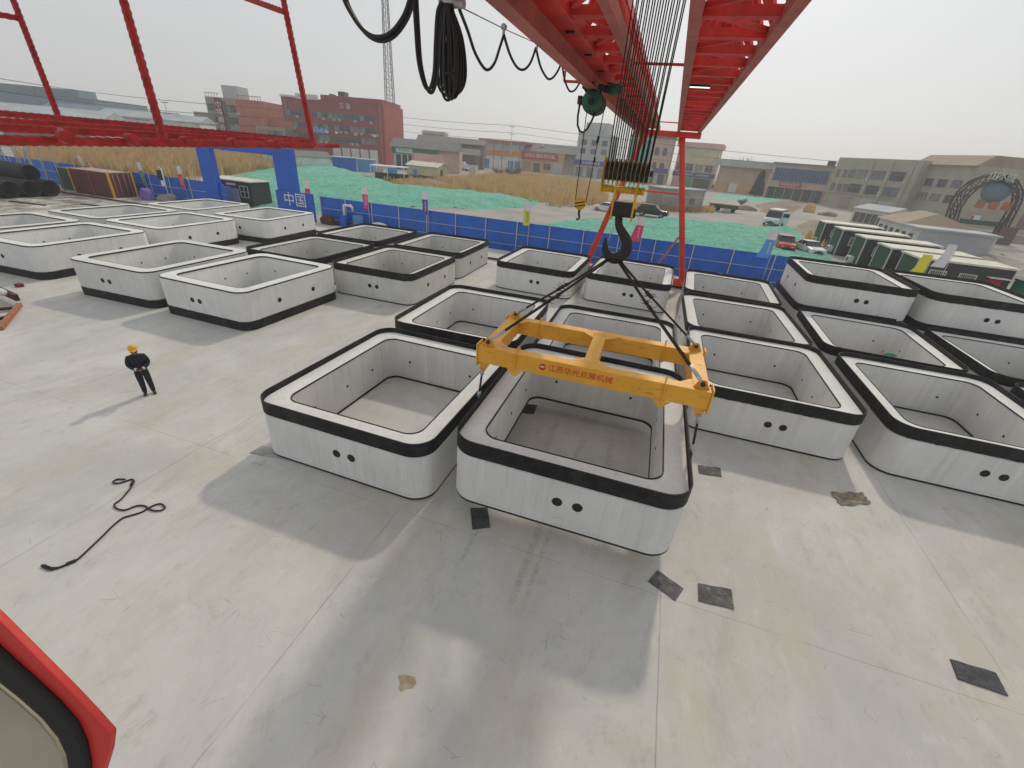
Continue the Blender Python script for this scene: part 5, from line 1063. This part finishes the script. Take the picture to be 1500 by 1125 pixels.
# green sign shop
e, W, h = facade('green_sign_shop', 'low shop with green and white sign and grey tiled roof left of the pink banner', (576, 213), (615, 219), 168, 166, 9, 'whitew'); MB().prism([(-1, -1, h+.003), (-1, 10, h+.003), (-1, 4.5, h+2.6)], (W*2.6, 0, 0)).build('roof', 'greyroof', e)
sign(e, -.5, W+6, h-1.9, h-.1, 'signgreen', None, pr=.5); sign(e, 1.0, W*.72, h-1.6, h-.3, 'whitew', '便民超市', 'f_green', 1.0, .56); doors(e, sp_(.6, W, 4), h-2.2, 1.6); MB().b2((W+.01, .3, 0), (W*2.5, 8, h)).build('side_wing', 'pink', e)
o = facade('pink_banner', 'long pale pink banner board above the beige hut', (603, 224), (649, 227), 140, 138, .3, 'pinkban', cat='banner')[0]
o = o
# old low grey roofs
for i, (tl, tr_, D0, D1, lab, wm) in enumerate((((612, 204), (668, 212), 205, 203, 'old grey roofed house with a tan gable right of the green sign shop', 'tan'), ((655, 208), (708, 214), 215, 213, 'old grey roofed brick house left of the red roofed shop', 'darkbrick'), ((640, 223), (700, 228), 200, 198, 'low dark brick house with grey roof behind the white truck', 'darkbrick'))):
    e, W, h = facade('old_house', lab, tl, tr_, D0, D1, 9, wm); MB().prism([(-.6, -.8, h+.003), (-.6, 9.8, h+.003), (-.6, 4.5, h+2.2)], (W+1.2, 0, 0)).build('roof', 'greyroof', e); wins(e, sp_(1, W-1, 4), 1.2, 2.8, 1.5, fr=False)
e, W, h = facade('pink_block', 'distant pinkish block above the grey roofs', (618, 191), (652, 193), 330, 328, 20, 'pinkw'); wins(e, sp_(1, W-1, 5), h-3.6, h-1.8, 1.8, fr=False)
# shops along the street
e, W, h = facade('red_roof_shop', 'two storey shop with red eaves and orange sign behind the utility pole', (706, 206), (768, 211), 246, 240, 12, 'whitew'); MB().b2((-1, -2.2, h+.003), (W+3, 12.5, h+.9)).build('roof', 'redroof', e); sign(e, W*.12, W*.95, h-5.8, h-3.4, 'signorange', '新时代汽车服务', 'f_red', 1.7)
doors(e, [W*.30, W*.52], 4.2, 3.6, 'white'); doors(e, [W*.13, W*.72, W*.88], 4.0, 2.8, 'bluedoor'); MB().b2((0, -.05, h-3.2), (W, .0, h-.3)).build('upper_glazing', 'greyw', e)
for q in sp_(0, W, 5): MB().b2((q-.1, -.16, 0), (q+.1, -.051, h)).build('mullion', 'dgrey', e)
e, W, h = facade('red_sign_shop', 'single storey ochre shop with a long crimson sign and grey roof', (766, 219), (828, 227), 240, 238, 12, 'yellowsh'); MB().prism([(-1, -.5, h+.003), (-1, 12.5, h+.003), (-1, 8, h+3.8)], (W*1.45, 0, 0)).build('roof', 'greyroof', e)
sign(e, -.4, W*.84, h-3.4, h-.4, 'signred', '全味大酒店·好口福', 'f_white', 1.8, .6); wins(e, [W*.13, W*.60], 1.6, 4.2, 3.4, fm='yellowsh'); doors(e, [W*.36], 4.0, 3.2); MB().b2((W*.74, -.1, 0), (W*.97, -.01, h-4)).build('shutter', 'greyw', e)
MB().lathe([(1.0, 0), (1.2, .6), (.001, 1.9)], (W*.42, 5, h+2.2), 10).build('roof_cowl', 'creamw', e)
e, W, h = facade('grey_building', 'tall pale grey four storey building behind the hoist ropes with a navy sign', (848, 194), (897, 199), 236, 232, 14, 'greyw'); MB().b2((W*.18, 1, h+.003), (W*.85, 10, h+4.6)).build('roof_room', 'greyw', e); MB().b2((-.2, -.2, h+.003), (W*.178, 14, h+.8)).build('parapet', 'greyw', e)
for z0 in (h-4.6, h-8.2): wins(e, sp_(W*.04, W*.98, 3), z0, z0+2.1, 2.4, fr=False)
sign(e, -.5, W+.5, 5.0, 7.2, 'signblue', '五金建材批发', 'f_white', 1.5); doors(e, sp_(0, W, 3), 4.2, 3.4, 'greyroof'); MB().b2((-.3, -.3, 4.4), (W+.3, -.065, 4.8)).build('awning', 'pinkban', e)
MB().prism([(-.001, 0, 0), (-.001, 8, 0), (-.001, 4, 9.0)], (-7, 0, 0)).build('side_gable', 'tan', e)
e, W, h = facade('arched_house', 'narrow tan house with arched windows and teal panel behind the ropes', (926, 199), (988, 205), 232, 230, 13, 'pink'); MB().b2((-.1, -.15, 5.5), (W*.50, -.005, h-.8)).build('teal_panel', 'teal', e)
for z0 in (h-6.6, h-12.6):
    for q in (W*.66, W*.84): MB().prism([(q-1.0, -.08, z0), (q+1.0, -.08, z0), (q+1.0, -.08, z0+2.2), (q+.7, -.08, z0+2.9), (q, -.08, z0+3.2), (q-.7, -.08, z0+2.9), (q-1.0, -.08, z0+2.2)], (0, .1, 0)).build('arched_window', 'glass', e)
MB().b2((-.6, -.6, h+.003), (W+.6, 13, h+.8)).build('cornice', 'darkbrick', e); sign(e, 0, W, 4.6, 6.6, 'signblue', '汽车配件', 'f_white', 1.5); doors(e, sp_(0, W, 4), 4.2, 2.8)
e, W, h = facade('cream_building', 'cream two storey building with pink cornice and long navy sign right of the crane leg', (996, 211), (1056, 218), 236, 234, 15, 'creamw'); MB().b2((-.9, -.9, h-.6), (W+.9, 15, h+1.4)).build('cornice', 'pinkban', e); wins(e, [W*.12, W*.36, W*.60, W*.84], 6.6, 9.4, 3.2, fm='creamw'); sign(e, -.3, W+.5, 4.2, 6.1, 'signblue', '润滑油轮胎总汇  汽车维修保养', 'f_white', 1.0)
doors(e, [W*.1, W*.26], 3.8, 2.8, 'pinkban'); doors(e, [W*.42], 3.8, 3.0, 'teal'); doors(e, [W*.64, W*.84], 3.8, 4.0, 'dgrey')
e, W, h = facade('low_shop', 'low pale roofed shop with ochre shutters between cream building and conifer', (1056, 238), (1132, 240), 225, 222, 12, 'pink'); MB().b2((-1, -3, h-1.6), (W+1, 12, h+.9)).build('roof', 'greyw', e); doors(e, [W*.14, W*.62], 3.6, 6, 'yellowsh'); doors(e, [W*.36, W*.85], 3.4, 4, 'whitew')
e, W, h = facade('blue_window_shop', 'two storey shop with a blue window band and dark red sign', (1136, 238), (1222, 247), 210, 206, 14, 'pink'); MB().b2((W*.03, -.08, h*.54), (W*.98, -.01, h*.88)).build('window_band', 'glass', e)
for q in sp_(W*.03, W*.98, 16): MB().b2((q-.14, -.16, h*.54), (q+.14, -.082, h*.88)).build('mullion', 'blueg', e)
for zz in (.54, .88): MB().b2((W*.03, -.16, h*.88 if zz > .6 else h*.52), (W*.98, -.005, h*.90 if zz > .6 else h*.54)).build('band_frame', 'bluedoor', e)
MB().b2((-.5, -.5, h+.003), (W+.5, 14, h+.5)).build('roof', 'greyroof', e); sign(e, W*.20, W*.58, h*.37, h*.51, 'signred', '烟酒食品超市', 'f_white', 1.1, .8); MB().b2((-.3, -2.0, h*.355), (W+.3, -.01, h*.368)).build('canopy', 'whitew', e); doors(e, sp_(0, W*.96, 6), h*.33, 2.8); doors(e, [W*.90], h*.30, 2.6, 'bluedoor'); MB().b2((W*.84, 3, h+.5), (W*.95, 6, h+2.2)).build('roof_box', 'dgrey', e)
# khaki block and its neighbours
e, W, h = facade('khaki_block', 'broad unfinished khaki block with dark window openings at the right', (1232, 226), (1352, 240), 196, 178, 20, 'khakiw')
for z0 in (h*.62, h*.34): wins(e, [W*.36, W*.58, W*.80], z0, z0+h*.16, W*.15, fr=False); wins(e, [W*.06, W*.16, W*.24], z0, z0+h*.14, W*.05, 'greyroof', fr=False)
MB().b2((-.4, -.4, h*.30), (W, -.065, h*.32)).build('ledge', 'khakiw', e); doors(e, [W*.55, W*.80], h*.24, W*.17, 'greyw'); doors(e, [W*.30], h*.24, W*.15, 'tan')
for q in (.47, .69, .92): MB().b2((W*q-.5, -.3, 0), (W*q+.5, -.066, h-.01)).build('pilaster', 'khakiw', e)
e, W, h = facade('red_roof_block', 'khaki block with a pinkish red tiled roof right of the unfinished block', (1336, 236), (1434, 248), 186, 170, 18, 'khakiw'); MB().prism([(2, -1, h+.003), (2, 19, h+.003), (2, 16, h+2.6), (2, 3, h+2.6)], (W*.90, 0, 0)).build('roof', 'brownroof', e)
for z0 in (h*.62, h*.36): wins(e, [W*.15, W*.42, W*.62, W*.82], z0, z0+h*.13, W*.12, fr=False)
e, W, h = facade('pink_hall', 'long hazy pink hall at the right edge behind the arch gate', (1432, 240), (1580, 256), 215, 190, 18, 'pinkw'); wins(e, sp_(1, W-1, 9), h*.62, h*.78, W*.06, fr=False); MB().b2((-.3, -.3, h+.003), (W, 18, h+1)).build('cornice', 'pinkw', e)
# arch gate
aL, aR = gp(1368, 362, -.3), gp(1500, 352, -.3); AG = empty('arch_gate', (57.0, 108.5, -.3), .06, 'dark truss arch gate with letters and orange panels at the right edge', 'arch gate'); Wg = 20.0
def gx_(u, v): p = py(u, v, 108.5); return p.x-57.0, p.z+.3
arc = [gx_(u, v) for u, v in ((1382, 330), (1392, 300), (1402, 282), (1420, 266), (1445, 256), (1470, 255), (1488, 264), (1497, 280), (1495, 295), (1485, 315), (1470, 342))]
arc2 = [gx_(u, v) for u, v in ((1395, 332), (1404, 304), (1413, 290), (1428, 276), (1447, 267), (1467, 266), (1481, 273), (1487, 283), (1486, 296), (1476, 314), (1460, 340))]
for nm, ar in (('outer_arch', arc), ('inner_arch', arc2)):
    for y in (-.5, .5): MB().tube([(x, y, max(z, 0)) for x, z in ar], .16, 6).build(nm, 'dgrey', AG)
mb = MB()
for i in range(len(arc)-1):
    for y in (-.5, .5):
        mb.bar((arc[i][0], y, max(arc[i][1], 0)), (arc2[i+1][0], y, max(arc2[i+1][1], 0)), .12); mb.bar((arc2[i][0], y, max(arc2[i][1], 0)), (arc[i+1][0], y, max(arc[i+1][1], 0)), .12); mb.bar((arc[i][0], y, max(arc[i][1], 0)), (arc2[i][0], y, max(arc2[i][1], 0)), .12)
mb.build('truss_bracing', 'dgrey', AG)
for (x, z) in (arc[0], arc[-1]): MB().b2((x-1.1, -.9, -.1), (x+1.5, .9, max(z, .2)+1.2)).build('pier', 'darkbrick', AG)
x0g, z0g = gx_(1440, 285); MB().lathe([(.01, -.2), (2.2, -.2), (2.2, .2), (.01, .2)], (x0g+1.6, 0, z0g+.9), 24, 'Y').build('round_panel', 'bluegrey', AG)
for u, v in ((1438, 290), (1458, 292), (1478, 294)): x, z = gx_(u, v); o = MB().box((x, -.35, z-1.0), (1.35, .2, 1.35), Matrix.Rotation(.12, 3, 'Y')).build('orange_panel', 'wood', AG)
for u, v, ch in ((1450, 258, '山'), (1463, 258, '水'), (1475, 262, '城')): x, z = gx_(u, v); front_text('arch_letter', ch, 'wpost', AG, x, -.9, z, 1.5, 'CENTER', .05)
MB().b2((arc[0][0]+2, -.3, arc[2][1]-5.0), (arc[-1][0]-1, .3, arc[2][1]-4.2)).build('cross_beam', 'dgreen', AG)
o = MB().b2((0, 0, 0), (22, 1.2, 1.6)).build('low_wall', 'pad', None, gp(1383, 345, -.3)); o.rotation_euler.z = -.05; tag(o, 'pale low concrete wall through the arch gate', 'wall')
o = empty('notice_board', gp(1405, 330, -.3), 0, 'red and white notice board at the left foot of the arch gate', 'notice board'); MB().b2((0, 0, .9), (3.6, .12, 2.8)).build('board', 'f_white', o); MB().b2((.1, -.02, 1.0), (2.2, -.004, 2.7)).build('red_panel', 'signred', o)
for x in (.2, 3.3): MB().b2((x, .13, 0), (x+.12, .25, 2.7)).build('post', 'steel', o)
# shed by the crane leg, low loader
e, W, h = facade('concrete_hut', 'plain pale concrete hut with a small window behind the red crane leg', (972, 276), (1034, 281), 100, 107, 5, 'pad', None); MB().b2((-.2, -.2, h+.003), (W+.2, 5.2, h+.25)).build('roof', 'greyw', e); MB().b2((-.004, -.03, h*.66), (W, -.005, h*.70)).build('ledge', 'greyw', e); wins(e, [W*.72], h*.38, h*.60, 1.0, fr=False)
ll = empty('green_trailer', gp(1036, 308, -.3), -.05, 'dark green low trailer with a pale flat top beside the concrete hut', 'trailer'); MB().b2((0, 0, 1.5), (6.4, 2.4, 1.75)).build('deck', 'creamw', ll); MB().b2((.2, .1, .7), (6.2, 2.3, 1.497)).build('body', 'dgreen', ll)
for x in (.9, 2.1, 5.2):
    MB().lathe([(.2, 0), (.48, .02), (.5, .1), (.48, .22), (.2, .24)], (x, -.02, .5), 16, 'Y').build('wheel', 'tyre', ll)
# white houses, dark green cabins
e, W, h = gable('white_house', 'long white house with grey roof behind the farthest cabin', (1241, 331), (1290, 341), 6, 3.6, .8, 'whitew', 'greyw', 'house'); wins(e, sp_(.5, W-.5, 5), 1.2, 2.8, .9, 'greyroof', fr=False)
a = rd(1283, 306, 112); 
e, W, h = facade('brown_roof_house', 'white house with a brown hipped roof and grey blue shutter front', (1290, 319), (1347, 336), 104, 88, 9, 'whitew'); wins(e, sp_(.5, W-.5, 6), h-2.4, h-.9, .9, 'greyroof', fr=False)
MB().prism([(-.4, -.5, h+.003), (W*.66, -.5, h+.003), (W*.66, 9.5, h+.003), (-.4, 9.5, h+.003)], (0, 0, .15)).build('eaves', 'greyw', e)
mb = MB(); v = [mb.bm.verts.new(c) for c in ((-.3, -.4, h+.16), (W*.65, -.4, h+.16), (W*.65, 9.4, h+.16), (-.3, 9.4, h+.16), (W*.1, 4.5, h+1.9), (W*.5, 4.5, h+1.9))]
for f_ in ((0, 1, 5, 4), (1, 2, 5), (2, 3, 4, 5), (3, 0, 4), (3, 2, 1, 0)): mb.bm.faces.new([v[i] for i in f_])
mb.build('roof', 'brownroof', e); MB().b2((W*.67, -.4, h+.004), (W+.3, 9.4, h+.25)).build('flat_roof', 'greyw', e); MB().b2((W+.004, .3, .1), (W+.08, 8.7, h-.2)).build('shutter', 'greyw', e)
CX = [(21.3, 72.5), (21.2, 64.9), (21.2, 57.5), (21.1, 50.9), (21.3, 46.0)]
cl_ = ['farthest dark green site cabin with cream roof, near the earth mound', 'second dark green site cabin from the far end, air conditioner at its end', 'middle dark green site cabin of the row of five', 'dark green site cabin just behind the nearest one', 'nearest dark green site cabin with two barred windows and a red door panel']
cp = None
for i, (x, y) in enumerate(CX):
    if i == 0:
        cp = empty('site_cabin'); MB().b2((0, 0, 0), (6.6, 3.1, 2.95)).build('wall', 'dgrey', cp); MB().b2((-.02, .12, .1), (-.003, 2.98, 2.8)).build('end_panel', 'dgreen', cp); MB().b2((-.15, -.2, 2.953), (6.8, 3.3, 3.1)).build('roof', 'cream', cp); MB().b2((6.603, .1, .1), (6.62, 3.0, 2.8)).build('end_panel', 'dgreen', cp)
        for yy in (-.01, 3.03): MB().b2((-.06, yy-.03, 0), (.04, yy+.08, 2.95)).build('corner_post', 'wpost', cp)
        for xx in (1.6, 3.7):
            w_ = MB().b2((xx-.55, -.03, 1.35), (xx+.55, .01, 2.2)).build('window', 'glass', cp); f = MB(); f.b2((xx-.6, -.07, 1.30), (xx+.6, -.031, 1.35)); f.b2((xx-.6, -.07, 2.2), (xx+.6, -.031, 2.25)); f.b2((xx-.6, -.07, 1.35), (xx-.55, -.031, 2.2)); f.b2((xx+.55, -.07, 1.35), (xx+.6, -.031, 2.2)); f.build('frame', 'white', w_); gr_ = MB()
            for k in range(7): gr_.b2((xx-.48+k*.15, -.06, 1.36), (xx-.45+k*.15, -.032, 2.19))
            gr_.build('window_bars', 'wpost', w_)
        MB().b2((5.1, -.03, .15), (6.1, -.002, 2.05)).build('door', 'signred', cp); MB().b2((4.95, -.5, 2.2), (6.3, -.002, 2.28)).build('door_canopy', 'white', cp)
        ac = MB().b2((-.55, 1.0, .25), (-.03, 1.9, .9)).build('air_conditioner', 'white', cp); MB().lathe([(.24, 0), (.24, -.02), (.001, -.02)], (-.555, 1.35, .58), 14, 'X').build('fan', 'dgrey', ac)
        o = cp
    else: o = copy_tree(cp)
    o.location = (x, y, -.28); tag(o, cl_[i], 'cabin', 'dark green site cabins')
o = empty('green_bin', (28.5, 45.0, -.28), 0, 'bright dark green bin box right of the nearest cabin', 'bin'); MB().b2((0, 0, 0), (1.8, 1.6, 2.2)).build('body', 'signgreen', o); MB().b2((-.05, -.05, 2.203), (1.85, 1.65, 2.3)).build('lid', 'dgreen', o)

# ================================================================== utility poles and lines
def upole(lab, u, v, vt, D=None):
    b_ = gp(u, v, -.3) if D is None else rd(u, v, D); b_.z = -.3; D = math.hypot(b_.x, b_.y); u2 = u+(v-vt)*.11*(750-u)/600; h = rd(u2, vt, D).z+.3
    t_ = empty('utility_pole', b_, .12, lab, 'utility pole', 'utility poles'); MB().tube([(0, 0, 0), (0, 0, h)], [.2, .13], 8).build('pole', 'wpost', t_)
    for k, z in enumerate((h-.4, h-3.2, h-6.0)):
        if z > 4: MB().b2((-1.3, -.07, z-.07), (1.3, .07, z+.07)).build('cross_arm', 'dgrey', t_)
        for x in (-1.2, -.5, .5, 1.2):
            if z > 4: MB().lathe([(.05, .07), (.09, .2), (.05, .34)], (x, 0, z), 6).build('insulator', 'wpost', t_)
    return t_, Vector((b_.x, b_.y, 0)), h-.3
pl_ = [upole('utility pole far left, left of the orange block', 256, 208, 150, 185), upole('utility pole in front of the red office block', 551, 232, 168), upole('plain thin pole right of the one before the red office block', 567, 236, 178), upole('tall utility pole with cross arms between the red roofed and the crimson sign shop', 746, 251, 184)]
pe_ = rd(1226, 240, 190); pf = rd(1500, 215, 190)
lp = upole('leaning dark pole with stacked white boxes at the corner of the khaki block', 1207, 299, 236); 
for k in range(9): MB().b2((-.55, -.3, 2+k*1.15), (.35, .3, 2.85+k*1.15)).build('meter_box', 'dgrey' if k % 3 else 'whitew', lp[0])
def wires(lab, A, hA, Bp, hB):
    t_ = empty('power_line', (A.x, A.y, hA), 0, lab, 'power line', 'overhead power lines'); n = 14
    for dz in (0, -2.8, -5.6):
        for o_ in (-1.2, 1.2):
            P = [Vector((0, 0, 0)).lerp(Vector((Bp.x-A.x, Bp.y-A.y, hB-hA)), i/n)+Vector((0, o_*.6, dz+.2-2.2*(i/n)*(1-i/n)*1.2)) for i in range(n+1)]; MB().tube(P, .045, 4).build('wire', 'dgrey', t_)
wires('overhead wires left of the orange block', rd(-80, 150, 190), 15, pl_[0][1], pl_[0][2]); wires('overhead wires between orange block and red office block', pl_[0][1], pl_[0][2], pl_[1][1], pl_[1][2]); wires('overhead wires between red office block and the tall pole', pl_[1][1], pl_[1][2], pl_[3][1], pl_[3][2])
wires('overhead wires from the tall pole to the khaki block', pl_[3][1], pl_[3][2], lp[1], lp[2])

# ================================================================== vehicles
def car(name, lab, loc, yaw, kind, paint, group=None):
    t_ = empty(name, loc, yaw, lab, {'van': 'van', 'suv': 'car'}.get(kind, 'car'), group)
    if kind == 'van': Lg, Wd, body, cab = 5.0, 1.9, [(-2.5, .35), (2.35, .35), (2.5, .5), (2.5, .95), (2.15, 1.12), (-2.5, 1.15)], [(-2.48, 1.15), (2.10, 1.12), (1.45, 1.98), (1.2, 2.08), (-2.35, 2.1)]
    elif kind == 'suv': Lg, Wd, body, cab = 4.7, 1.9, [(-2.35, .4), (2.3, .35), (2.38, .6), (2.3, .98), (1.2, 1.10), (-2.3, 1.15)], [(-2.25, 1.15), (1.15, 1.10), (.35, 1.66), (-1.7, 1.72)]
    else: Lg, Wd, body, cab = 4.5, 1.8, [(-2.25, .35), (2.2, .30), (2.28, .55), (2.15, .82), (1.05, .96), (-1.7, 1.02), (-2.25, .96)], [(-1.75, 1.01), (1.05, .95), (.25, 1.42), (-.95, 1.46)]
    MB().prism([(x, -Wd/2, z) for x, z in body], (0, Wd, 0)).build('body', paint, t_, bevel=.09, seg=3)
    mb = MB(); ins = .16
    A = [mb.bm.verts.new((x, -Wd/2+(.03 if i < 2 else ins), z)) for i, (x, z) in enumerate(cab)]; C = [mb.bm.verts.new((x, Wd/2-(.03 if i < 2 else ins), z)) for i, (x, z) in enumerate(cab)]
    mb.bm.faces.new(A); mb.bm.faces.new(C[::-1]); n = len(A)
    for i in range(n): mb.bm.faces.new((A[i], C[i], C[(i+1) % n], A[(i+1) % n]))
    mb.build('windows', 'carglass', t_, bevel=.03)
    zt = max(z for x, z in cab); rx = [x for x, z in cab if z > zt-.12]
    MB().b2((min(rx)-.06, -Wd/2+ins-.03, zt-.035), (max(rx)+.08, Wd/2-ins+.03, zt+.025)).build('roof', paint, t_, bevel=.02)
    for x in ((min(x for x, z in cab)+max(x for x, z in cab))/2-.2, ) + ((-.95, .75) if kind == 'van' else ()):
        for s_ in (-1, 1): MB().bar((x, s_*(Wd/2-.02), body[-1][1]), (x-.02, s_*(Wd/2-ins+.02), zt), .09, .03, (1, 0, 0)).build('pillar', paint, t_)
    if kind == 'van':
        for s_ in (-1, 1): MB().prism([(-.95, s_*(Wd/2-.028), 1.15), (-.95+1.7, s_*(Wd/2-.028), 1.14), (.7, s_*(Wd/2-.05), 1.3), (-.95, s_*(Wd/2-.05), 1.3)], (0, s_*.02, 0)).build('door_panel', paint, t_)
    for x in (-Lg*.30, Lg*.31):
        for s_ in (-1, 1):
            w_ = MB().lathe([(.16, -.1), (.30, -.1), (.33, -.06), (.33, .06), (.30, .1), (.16, .1)], (x, s_*(Wd/2-.09), .33), 18, 'Y').build('wheel', 'tyre', t_); MB().lathe([(.001, -.105), (.19, -.105), (.19, .105), (.001, .105)], (x, s_*(Wd/2-.09), .33), 14, 'Y').build('rim', 'steel', w_)
    for s_ in (-1, 1):
        MB().b2((Lg/2-.16, s_*(Wd/2-.40)-.17, .62), (Lg/2+.01, s_*(Wd/2-.40)+.17, .78)).build('headlight', 'lamp', t_, bevel=.03); MB().b2((-Lg/2-.01, s_*(Wd/2-.3)-.13, .75), (-Lg/2+.1, s_*(Wd/2-.3)+.13, .92)).build('tail_light', 'signred', t_, bevel=.02)
        MB().b2((cab[1][0]-.55, s_*(Wd/2+.10)-.08, body[-2][1]+.02), (cab[1][0]-.42, s_*(Wd/2+.10)+.08, body[-2][1]+.15)).build('mirror', paint, t_, bevel=.02)
    MB().b2((Lg/2-.04, -.5, .42), (Lg/2+.025, .5, .58)).build('grille', 'black', t_); MB().b2((Lg/2-.02, -.22, .60), (Lg/2+.03, .22, .70)).build('number_plate', 'signblue', t_)
    return t_
G_ = lambda u, v: gp(u, v, -.29)
def mid(a, b_): return (G_(*a)+G_(*b_))/2
vn = car('white_minivan', 'white minivan with its driver door open on the dirt track', G_(1132, 330), -1.95, 'van', 'cwhite', None)
vn.scale = (1.3, 1.3, 1.3)
MB().b2((.9, .96, .5), (1.02, 1.9, 1.9)).build('open_door', 'cwhite', vn, bevel=.03); MB().b2((.89, 1.1, 1.25), (1.03, 1.8, 1.75)).build('door_window', 'carglass', vn)
car('dark_suv', 'black SUV on the dirt track behind the hook', G_(954, 318)+Vector((0, .6, 0)), -.12, 'suv', 'cblack').scale = (1.15, 1.15, 1.15); car('white_sedan', 'white sedan half hidden by the red crane leg and hook', G_(886, 309), pi-.1, 'sedan', 'cwhite')
car('red_sedan', 'red car parked behind the light blue flag', G_(1146, 366), -1.62, 'suv', 'cred'); car('white_sedan', 'white car parked beside the red car near the cabins', G_(1183, 371), -1.35, 'sedan', 'cwhite')
for u, v, yw, k, pt, lab in ((704, 242, .3, 'sedan', 'cwhite', 'small far white car left of the orange sign shop'), (727, 244, -1.4, 'van', 'cwhite', 'far white van under the orange sign'), (738, 245, -1.4, 'suv', 'cwhite', 'far pale car right of the van under the orange sign'), (760, 248, 2.9, 'sedan', 'cred', 'far red car in front of the crimson sign shop'), (847, 255, .1, 'sedan', 'cwhite', 'far white car below the navy sign'), (865, 256, 1.5, 'sedan', 'cblack', 'far black car beside the white one below the navy sign'), (1048, 277, -.05, 'suv', 'cblack', 'far dark car below the cream building'), (1070, 280, .1, 'van', 'bluegrey', 'far blue grey van before the low pale shop'), (1098, 280, .1, 'suv', 'dgreen', 'far dark green car left of the conifer'), (1230, 296, 2.9, 'suv', 'cwhite', 'far white pickup at the foot of the khaki block')):
    car('parked_car', lab, G_(u, v), yw, k, pt, 'cars parked along the street')
tk_ = empty('box_truck', G_(676, 250), .1, 'white box truck parked beyond the beige hut', 'truck'); MB().b2((-3, -1.1, .9), (1.4, 1.1, 3.2)).build('cargo_box', 'whitew', tk_, bevel=.02); MB().prism([(1.5, -1.0, .6), (3.1, -1.0, .6), (3.1, -1.0, 1.5), (2.7, -1.0, 2.4), (1.5, -1.0, 2.4)], (0, 2.0, 0)).build('cab', 'cwhite', tk_, bevel=.06); MB().b2((2.72, -.85, 1.5), (3.0, .85, 2.2)).build('windscreen', 'carglass', tk_)
for x in (-2, 2.3):
    for s_ in (-1, 1): MB().lathe([(.16, -.12), (.45, -.1), (.45, .1), (.16, .12)], (x, s_*.95, .45), 14, 'Y').build('wheel', 'tyre', tk_)
for u, v, lab, dm in ((666, 252, 'grey stack of pallets left of the white box truck', (3.2, 2, 2.6)), (692, 254, 'white crate right of the box truck', (2.6, 2, 2.6))):
    o = empty('crate_stack', G_(u, v), .1, lab, 'crates'); MB().b2((-dm[0]/2, 0, 0), (dm[0]/2, dm[1], dm[2])).build('crate', 'whitew' if 'white crate' in lab else 'pad', o, bevel=.03); MB().b2((-dm[0]/2-.05, -.05, dm[2]), (dm[0]/2+.05, dm[1]+.05, dm[2]+.1)).build('lid', 'greyw', o)
o = lump('orange_tank', 'orange tank on the dirt in front of the khaki block', 'tank', gp(1184, 311, -.3), (1.5, 1.3, 1.9), 'yellowsh', 31, rough=.08)
for i, (u, v, s_) in enumerate(((640, 268, .8), (668, 264, .6), (1092, 308, .9), (1130, 300, .5), (1210, 316, .8), (1060, 312, .6))):
    lump('rubble_pile', ['small grey rubble pile below the beige hut', 'tiny rubble pile below the white box truck', 'pale rubble and rags right of the green trailer', 'tiny rubble pile above the white minivan', 'rubble row below the orange tank', 'low rubble pile at the end of the green trailer'][i], 'rubble', gp(u, v, -.3), (s_*2.2, s_*1.2, s_), 'rubble', 40+i, rough=.5)
